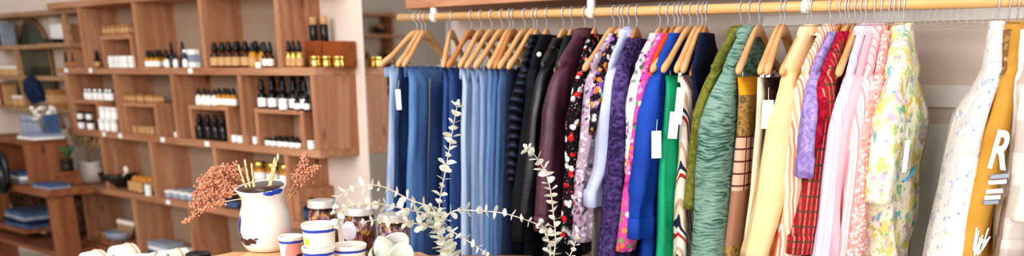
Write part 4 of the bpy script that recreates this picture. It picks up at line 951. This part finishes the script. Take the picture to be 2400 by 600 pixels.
cup(746, 578, 82, .08, ZT - .004, 'ceramic_cup', 'lower cup of the stacked pair, with orange patch', [(-50, .4, .022, .03, '#E8702A')])
cup(746, 524, 84, .078, ZT + .054, 'ceramic_cup', 'upper cup of the stacked pair, with yellow dot', [(-40, .42, .011, .011, '#EFCB3E')])
cup(818, 573, 86, .07, ZT, 'ceramic_cup', 'wide painted cup in front of the glass jars', [(-40, .3, .012, .01, '#EFCB3E'), (30, .2, .02, .02, '#E9E2DA')])
# jars of dried petals
pet = NT('dried petals', .9); _v = pet.n('ShaderNodeTexVoronoi', {'Vector': pet.co, 'Scale': 85}); pet.bump(_v.outputs['Distance'], 1, .01)
pet = pet.done(pet.ramp(pet.n('ShaderNodeSeparateColor', {0: _v.outputs['Color']}).outputs[0], [(0, '#7A4A62'), (.18, '#E2A046'), (.36, '#A77A8C'), (.52, '#B07C50'), (.68, '#D9C9D2'), (.84, '#8A4450')], True))
gl = glassm('clear jar glass', (.97, .98, .98), .02, 1.25)
lidm = plain('silver screw lid', '#C4BFBA', '#DAD6D1', .35, .5)
def gjar(px, pyt, wpx, D, lab):
    c = atD(px, pyt, D); R = wpx / 2 * D / 2060 / 1.03; h = c.z - ZT
    r = empty('glass_jar', (c.x, c.y, ZT), yw, lab, 'jar')
    MB().lathe([(R * .85, 0), (R, .008), (R, h * .68), (R * .9, h * .78), (R * .86, h * .9), (R * .84, h * .9), (R * .87, h * .78), (R * .965, h * .67), (R * .965, .01), (R * .8, .006)], n=36).build('glass_body', gl, r, True)
    MB().lathe([(R * .78, .009), (R * .93, .014), (R * .94, h * .64), (R * .8, h * .74)], n=30).build('dried_petals', pet, r, True)
    MB().lathe([(R * .97, h * .85), (R * .99, h * .855), (R * .99, h * .88), (R * .96, h * .89), (R * .96, h * .97), (R * .92, h * .995), (R * .6, h), (R * .3, h * .995)], n=36).build('screw_lid', lidm, r, True)
gjar(753, 468, 72, 2.60, 'glass jar of petals farthest left behind the stacked cups')
gjar(841, 485, 80, 2.50, 'middle glass jar of dried petals with silver lid')
gjar(922, 501, 80, 2.42, 'glass jar of dried petals nearest the eucalyptus, right of the three')
tagc = atD(818, 542, 2.38); lt = empty('lilac_disc', tagc, yw, 'lilac iridescent disc tag leaning on the middle glass jar', 'tag')
MB().ball((0, 0, 0), .028, 16, 12, (.75, .12, 1)).build('disc', plain('lilac shell', '#DCD3EA', '#EEE9F2', .25, sc=40), lt, True)
# big pale leaves
bigm = plain('pale silver leaf', '#BFC8BF', '#D6DDD5', .6, sc=18, bs=60)
def bigleaf(px, py, rpx, D, rot, lab, m=bigm, el=1.0, ti=.3):
    c = atD(px, py, D); R = rpx * D / 2050; b = MB(); rg = []
    for i in range(7):
        s = i / 6; rg.append([(R * s * math.cos(t) * (1 + .04 * math.sin(3 * t + rot)), -.006 + .012 * s * s * math.sin(t * 2 + rot) , R * s * el * math.sin(t) * (1.12 if math.sin(t) < 0 else 1)) for t in [2 * PI * k / 28 for k in range(28)]])
    rg[0] = [(1e-4 * math.cos(2 * PI * k / 28), -.008, 1e-4 * math.sin(2 * PI * k / 28)) for k in range(28)]
    o = b.loft(rg, cap=False).build('blade', m, None, True); r = empty('broad_leaf', c, yw, lab, 'leaf'); o.parent = r; o.rotation_euler = (ti, rot, 0)
    so = o.modifiers.new('solid', 'SOLIDIFY'); so.thickness = .0012
    MB().tube([(0, 0, -R * .5), (0, .02, -R * .9), (.0, .03, c.z * 0 - (c.z - ZT))], .0018, 5).build('stalk', m, r, True)
bigleaf(906, 580, 34, 2.30, .9, 'pale round leaf on the left of the silver leaf cluster', el=.85)
bigleaf(930, 566, 30, 2.34, .2, 'whitish round leaf at the back of the silver leaf cluster', plain('whitish leaf', '#E3E7EA', '#F2F4F6', .5), el=1.0)
bigleaf(940, 595, 33, 2.26, -.4, 'pale green round leaf in front of the silver leaf cluster', plain('greenish leaf', '#BAC3B9', '#CCD4CB', .55), el=.9)
bigleaf(880, 600, 24, 2.28, 1.2, 'small grey green leaf lying beneath the cluster', plain('grey green leaf', '#A5B5A0', '#BCC9B4', .6), el=.5, ti=.9)
# sorghum and wheat in the pitcher
sg = plain('rust sorghum grain', '#BD7C60', '#D9A287', .85, sc=90); stw = plain('straw stalk', '#D7B27E', '#E9CFA0', .8, sc=50)
Dp = (pc - CAM).dot(FV)
def sorghum(path, spread, n, lab, grp, seed, straw=False):
    r_ = random.Random(seed); P = [atD(x, y, Dp + d) for x, y, d in path]; o0 = P[0]
    g = empty('dried_sorghum' if not straw else 'wheat_stalk', o0, 0, lab, 'dried flower', grp)
    q = spl([p - o0 for p in P], 16); MB().tube(q, .0016, 5).build('stalk', stw, g, True)
    b = MB()
    for i in range(n):
        t = 1 - .5 * r_.random() ** 1.2 ; k = t * 15; a = q[min(int(k), 14)].lerp(q[min(int(k) + 1, 15)], k - int(k)); s = spread * (math.sin(min(1, (t - .45) / .55) * PI * .8 + .3))
        off = Vector((r_.gauss(0, 1), r_.gauss(0, 1), r_.gauss(0, 1))) * s * .5; c = a + off
        if straw: b.ball(a + off * .2, .004, 5, 3, (1, 1, 2.2))
        else:
            b.ball(c, r_.uniform(.0028, .0046), 6, 4)
            if i % 4 == 0: b.tube([a, c], .0007, 3)
    b.build('seed_head', sg if not straw else stw, g, True)
rim = (612, 470)
LS = [((632, 520, 0), (600, 462, 0), (550, 440, .0), (505, 428, 0), (470, 440, 0)), ((632, 520, .02), (596, 452, .03), (555, 415, .02), (520, 398, 0), (492, 410, 0)), ((632, 520, -.02), (590, 470, -.03), (530, 472, -.03), (480, 488, -.03), (432, 522, -.03)),
      ((632, 520, .03), (600, 450, .05), (575, 415, .06), (545, 395, .05), (520, 402, .05)), ((632, 520, 0), (590, 462, 0), (540, 455, -.01), (490, 460, -.02), (448, 482, -.02)), ((632, 520, .03), (598, 456, .03), (550, 432, .05), (500, 415, .06), (468, 425, .06)),
      ((632, 520, .01), (594, 458, .04), (560, 425, .08), (515, 412, .08), (482, 432, .09)), ((632, 520, .0), (592, 466, -.01), (545, 448, .0), (500, 445, .03), (455, 458, .03))]
for i, p_ in enumerate(LS): sorghum(p_, .019 if i != 2 else .012, 190 if i != 2 else 140, 'rust dried sorghum head arching left out of the pitcher', 'sorghum arching left', i)
RS = [((640, 520, .03), (668, 475, .07), (690, 430, .08), (708, 395, .08), (716, 362, .08)), ((640, 520, .03), (670, 478, .06), (695, 440, .07), (720, 408, .07), (742, 392, .07)), ((640, 520, .04), (668, 480, .09), (685, 450, .1), (700, 415, .1), (712, 385, .1))]
for i, p_ in enumerate(RS): sorghum(p_, .02, 130, 'rust dried sorghum head rising right behind the pitcher', 'sorghum rising right', 20 + i)
for i, (x, y) in enumerate(((574, 378), (590, 388), (645, 372), (652, 365), (560, 392))): sorghum(((635, 520, 0), (610 + (x - 610) * .5, 455, .01), (x, y, .02)), .004, 26, 'pale straw stalk standing in the pitcher', 'straw stalks in the pitcher', 40 + i, True)
# ---- eucalyptus
em = NT('silver eucalyptus leaf', .65, 0, .3); em.bump(em.noise(120)['Fac'], .3, .002); em = em.done(em.ramp(em.noise(22)['Fac'], [(.32, '#C9CABB'), (.55, '#E4E6DA'), (.72, '#F2F3EC')]))
esm = plain('pale pinkish twig', '#C8B9AA', '#DDD0C4', .7, sc=40)
def euc(path, lab, lr=.015, step=.02, start=0.0, seed=0, both=True, dens=1, r0=.0026):
    r_ = random.Random(seed); P = [atD(x, y, d) for x, y, d in path]; o0 = P[0]; N_ = 60; q = spl([p - o0 for p in P], N_)
    g = empty('eucalyptus_branch', o0, 0, lab, 'branch')
    MB().tube(q, [r0 * (1 - .6 * i / N_) for i in range(N_)], 6).build('stem', esm, g, True)
    b = MB(); acc = 0; L = sum((q[i + 1] - q[i]).length for i in range(N_ - 1)); run = 0; a = r_.uniform(0, 3)
    for i in range(N_ - 1):
        seg = (q[i + 1] - q[i]); run += seg.length; acc += seg.length
        if run / L < start or acc < step: continue
        acc = 0; a += PI / 2 + r_.uniform(-.4, .4); t = seg.normalized(); u = t.orthogonal().normalized(); w = t.cross(u)
        for s in (0, PI):
            if r_.random() > dens: continue
            k = run / L; R = lr * (1 - .35 * k) * r_.uniform(.7, 1.15)
            d = (u * math.cos(a + s) + w * math.sin(a + s)); d = (d + t * r_.uniform(.1, .55)).normalized(); nrm = (t - d * t.dot(d)).normalized(); sd = d.cross(nrm)
            cup_ = r_.uniform(.05, .4); c = q[i] + d * (R * .95 + .002); ang = r_.uniform(-.5, .5); nrm = (nrm * math.cos(ang) + sd * math.sin(ang)); sd = d.cross(nrm)
            rg = []
            for j in range(4):
                e = (j + .01) / 3.01; rg.append([c + d * (R * e * math.cos(x)) + sd * (R * 1.0 * e * math.sin(x)) + nrm * (R * cup_ * e * e * (math.sin(x) ** 2) + .15 * R * e * math.cos(x)) for x in [2 * PI * m_ / 10 for m_ in range(10)]])
            b.loft(rg, cap=False)
    # tip bud cluster
    for _ in range(5):
        v = Vector((r_.gauss(0, 1), r_.gauss(0, 1), r_.gauss(0, 1))).normalized(); b.ball(q[-1] + v * .005, .0045, 5, 4, (1, 1, 1))
    o = b.build('leaves', em, g, True); return g
VS = (1175, 980, 2.32)
euc([VS, (1080, 700, 2.34), (1036, 560, 2.35), (1030, 480, 2.36), (1046, 390, 2.36), (1060, 310, 2.36), (1073, 240, 2.36)], 'upright eucalyptus branch in front of the pale jeans', .0175, .0175, .3, 1)
euc([VS, (1250, 760, 2.3), (1298, 600, 2.3), (1297, 500, 2.3), (1284, 420, 2.3), (1262, 375, 2.3), (1232, 344, 2.3)], 'upright eucalyptus branch in front of the black jackets', .0175, .0145, .3, 2)
euc([(1034, 530, 2.35), (1060, 496, 2.34), (1120, 494, 2.33), (1180, 500, 2.32), (1240, 518, 2.31), (1290, 540, 2.3)], 'horizontal eucalyptus twig linking the two upright branches', .012, .021, .08, 3)
euc([(1034, 530, 2.35), (1015, 490, 2.34), (960, 468, 2.32), (905, 440, 2.3), (865, 434, 2.28), (820, 444, 2.26), (788, 470, 2.25), (782, 500, 2.25)], 'uppermost eucalyptus twig arching left over the jars', .014, .02, .05, 4)
euc([(1034, 530, 2.35), (1010, 505, 2.34), (950, 490, 2.3), (890, 478, 2.28), (840, 478, 2.26), (802, 492, 2.24), (790, 530, 2.24)], 'middle eucalyptus twig curling in front of the lids', .015, .019, .05, 5)
euc([(1034, 540, 2.35), (1000, 528, 2.33), (950, 521, 2.3), (900, 515, 2.28), (850, 520, 2.27)], 'lowest eucalyptus twig crossing the glass jars', .015, .02, .1, 6)
euc([(1034, 535, 2.35), (1055, 540, 2.33), (1085, 558, 2.32), (1118, 578, 2.31), (1140, 596, 2.3)], 'short eucalyptus twig sloping down right of the cluster', .013, .02, .05, 7)
euc([(1075, 680, 2.33), (1045, 590, 2.33), (1022, 540, 2.33), (1018, 500, 2.33)], 'leafy eucalyptus shoot at the crossing of the twigs', .021, .013, .3, 8)
euc([(1100, 680, 2.31), (1062, 610, 2.31), (1042, 570, 2.31), (1028, 515, 2.32)], 'broad leaved eucalyptus shoot low at the crossing', .023, .0135, .1, 9)
euc([(1240, 760, 2.28), (1310, 650, 2.28), (1340, 590, 2.28), (1352, 556, 2.28)], 'small eucalyptus tip peeking up right of the tall branch', .0125, .015, .3, 10)
euc([(1290, 600, 2.31), (1288, 570, 2.31), (1275, 540, 2.31), (1268, 520, 2.31)], 'tiny eucalyptus sprig at the joint of the right branch', .013, .013, .0, 11)
vb = atD(*VS); vz = lathe_thing('eucalyptus_vase', 'white vase on the low table carrying the eucalyptus stems', 'vase', (vb.x, vb.y, .84), [(.05, 0), (.06, .01), (.065, vb.z - .84 - .05), (.03, vb.z - .84 - .01), (.04, vb.z - .84 + .02), (.036, vb.z - .84 + .02), (.026, vb.z - .84 - .01), (.05, .05)], 'cream')
# ---- small wares low left
def roll(px, py, D, R, w, m, lab, rz):
    c = atD(px, py, D); r = empty('ribbon_roll', (c.x, c.y, c.z - R), yw + rz, lab, 'ribbon')
    rg = []
    for (x, rr) in ((-w / 2, R * .4), (-w / 2, R * .96), (-w / 2 + .003, R), (w / 2 - .003, R), (w / 2, R * .96), (w / 2, R * .4), (-w / 2, R * .4)): rg.append([(x, rr * math.cos(2 * PI * k / 24), rr * math.sin(2 * PI * k / 24)) for k in range(24)])
    MB().loft(rg, cap=False).build('wound_ribbon', m, r, True)
    MB().tube([(w / 4, 0, -R * .0 + (R + .0015) * math.sin(t), ) and (w / 4, (R + .001) * math.cos(t), (R + .001) * math.sin(t)) for t in [2 * PI * k / 24 for k in range(25)]], .003, 5).build('orange_tie', M['kraft2'], r, True)
    MB().lathe([(.001, 0), (R * .42, 0), (R * .42, .002), (.001, .002)], n=20).build('dark_core', M['black'], r, True).matrix_local = Matrix.Translation((w / 2 - .001, 0, 0)) @ Matrix.Rotation(PI / 2, 4, 'Y')
    MB().box(-w / 2 * .9, w / 2 * .9, -R * .45, R * .45, -(c.z - R) * 0 - (c.z - R - .84) , -R * .8).build('stand', M['card'], r)
ivory = plain('ivory ribbon', '#E9E0D2', '#F6F0E6', .8, sc=30)
roll(216, 588, 2.9, .04, .07, ivory, 'ivory ribbon roll lowest at the left', 1.1)
roll(288, 573, 2.9, .05, .075, ivory, 'large ivory ribbon roll with tan ties', .95)
roll(396, 586, 2.85, .035, .12, ivory, 'ivory ribbon roll beside the black lid', .8)
roll(340, 594, 2.75, .03, .14, ivory, 'flat ivory roll between the ribbon rolls', .1)
c = atD(464, 592, 2.8); jl = empty('black_lid_tub', (c.x, c.y, .84), yw, 'black lidded tub at the corner of the riser', 'jar'); hh = c.z - .84
MB().lathe([(.038, 0), (.04, hh * .75)], n=30).build('tub', M['darkglass'], jl, True); MB().lathe([(.041, hh * .75), (.041, hh * .97), (.036, hh), (.02, hh), (.018, hh * .96)], n=30).build('lid', M['black'], jl, True)
# ================================================================== light
w = bpy.data.worlds.new('soft daylight'); SC.world = w; w.use_nodes = True
w.node_tree.nodes['Background'].inputs[0].default_value = (.93, .95, 1, 1); w.node_tree.nodes['Background'].inputs[1].default_value = .55
def area(name, loc, tgt, sx, sy, e, col):
    l = bpy.data.lights.new(name, 'AREA'); l.shape = 'RECTANGLE'; l.size = sx; l.size_y = sy; l.energy = e; l.color = col
    o = bpy.data.objects.new(name, l); COL.objects.link(o); o.location = loc; o.rotation_euler = (Vector(tgt) - Vector(loc)).to_track_quat('-Z', 'Y').to_euler(); return o
area('shop_window_light', (2.9, -1.6, 1.9), (-2.2, 2.8, 1.3), 3.2, 2.4, 105, (1, .985, .96))
area('rear_window_light', (-1.7, -3.0, 2.5), (-2.0, 2.8, 1.2), 3.5, 2.0, 195, (1, .97, .93))
area('overhead_area_light', (-2.2, .6, 3.6), (-2.2, 2.0, 1.0), 3.0, 1.6, 40, (1, .97, .94))  # broad area light from above, aimed down toward the rack
SC.view_settings.view_transform = 'Standard'; SC.view_settings.look = 'Medium High Contrast'; SC.view_settings.exposure = .06
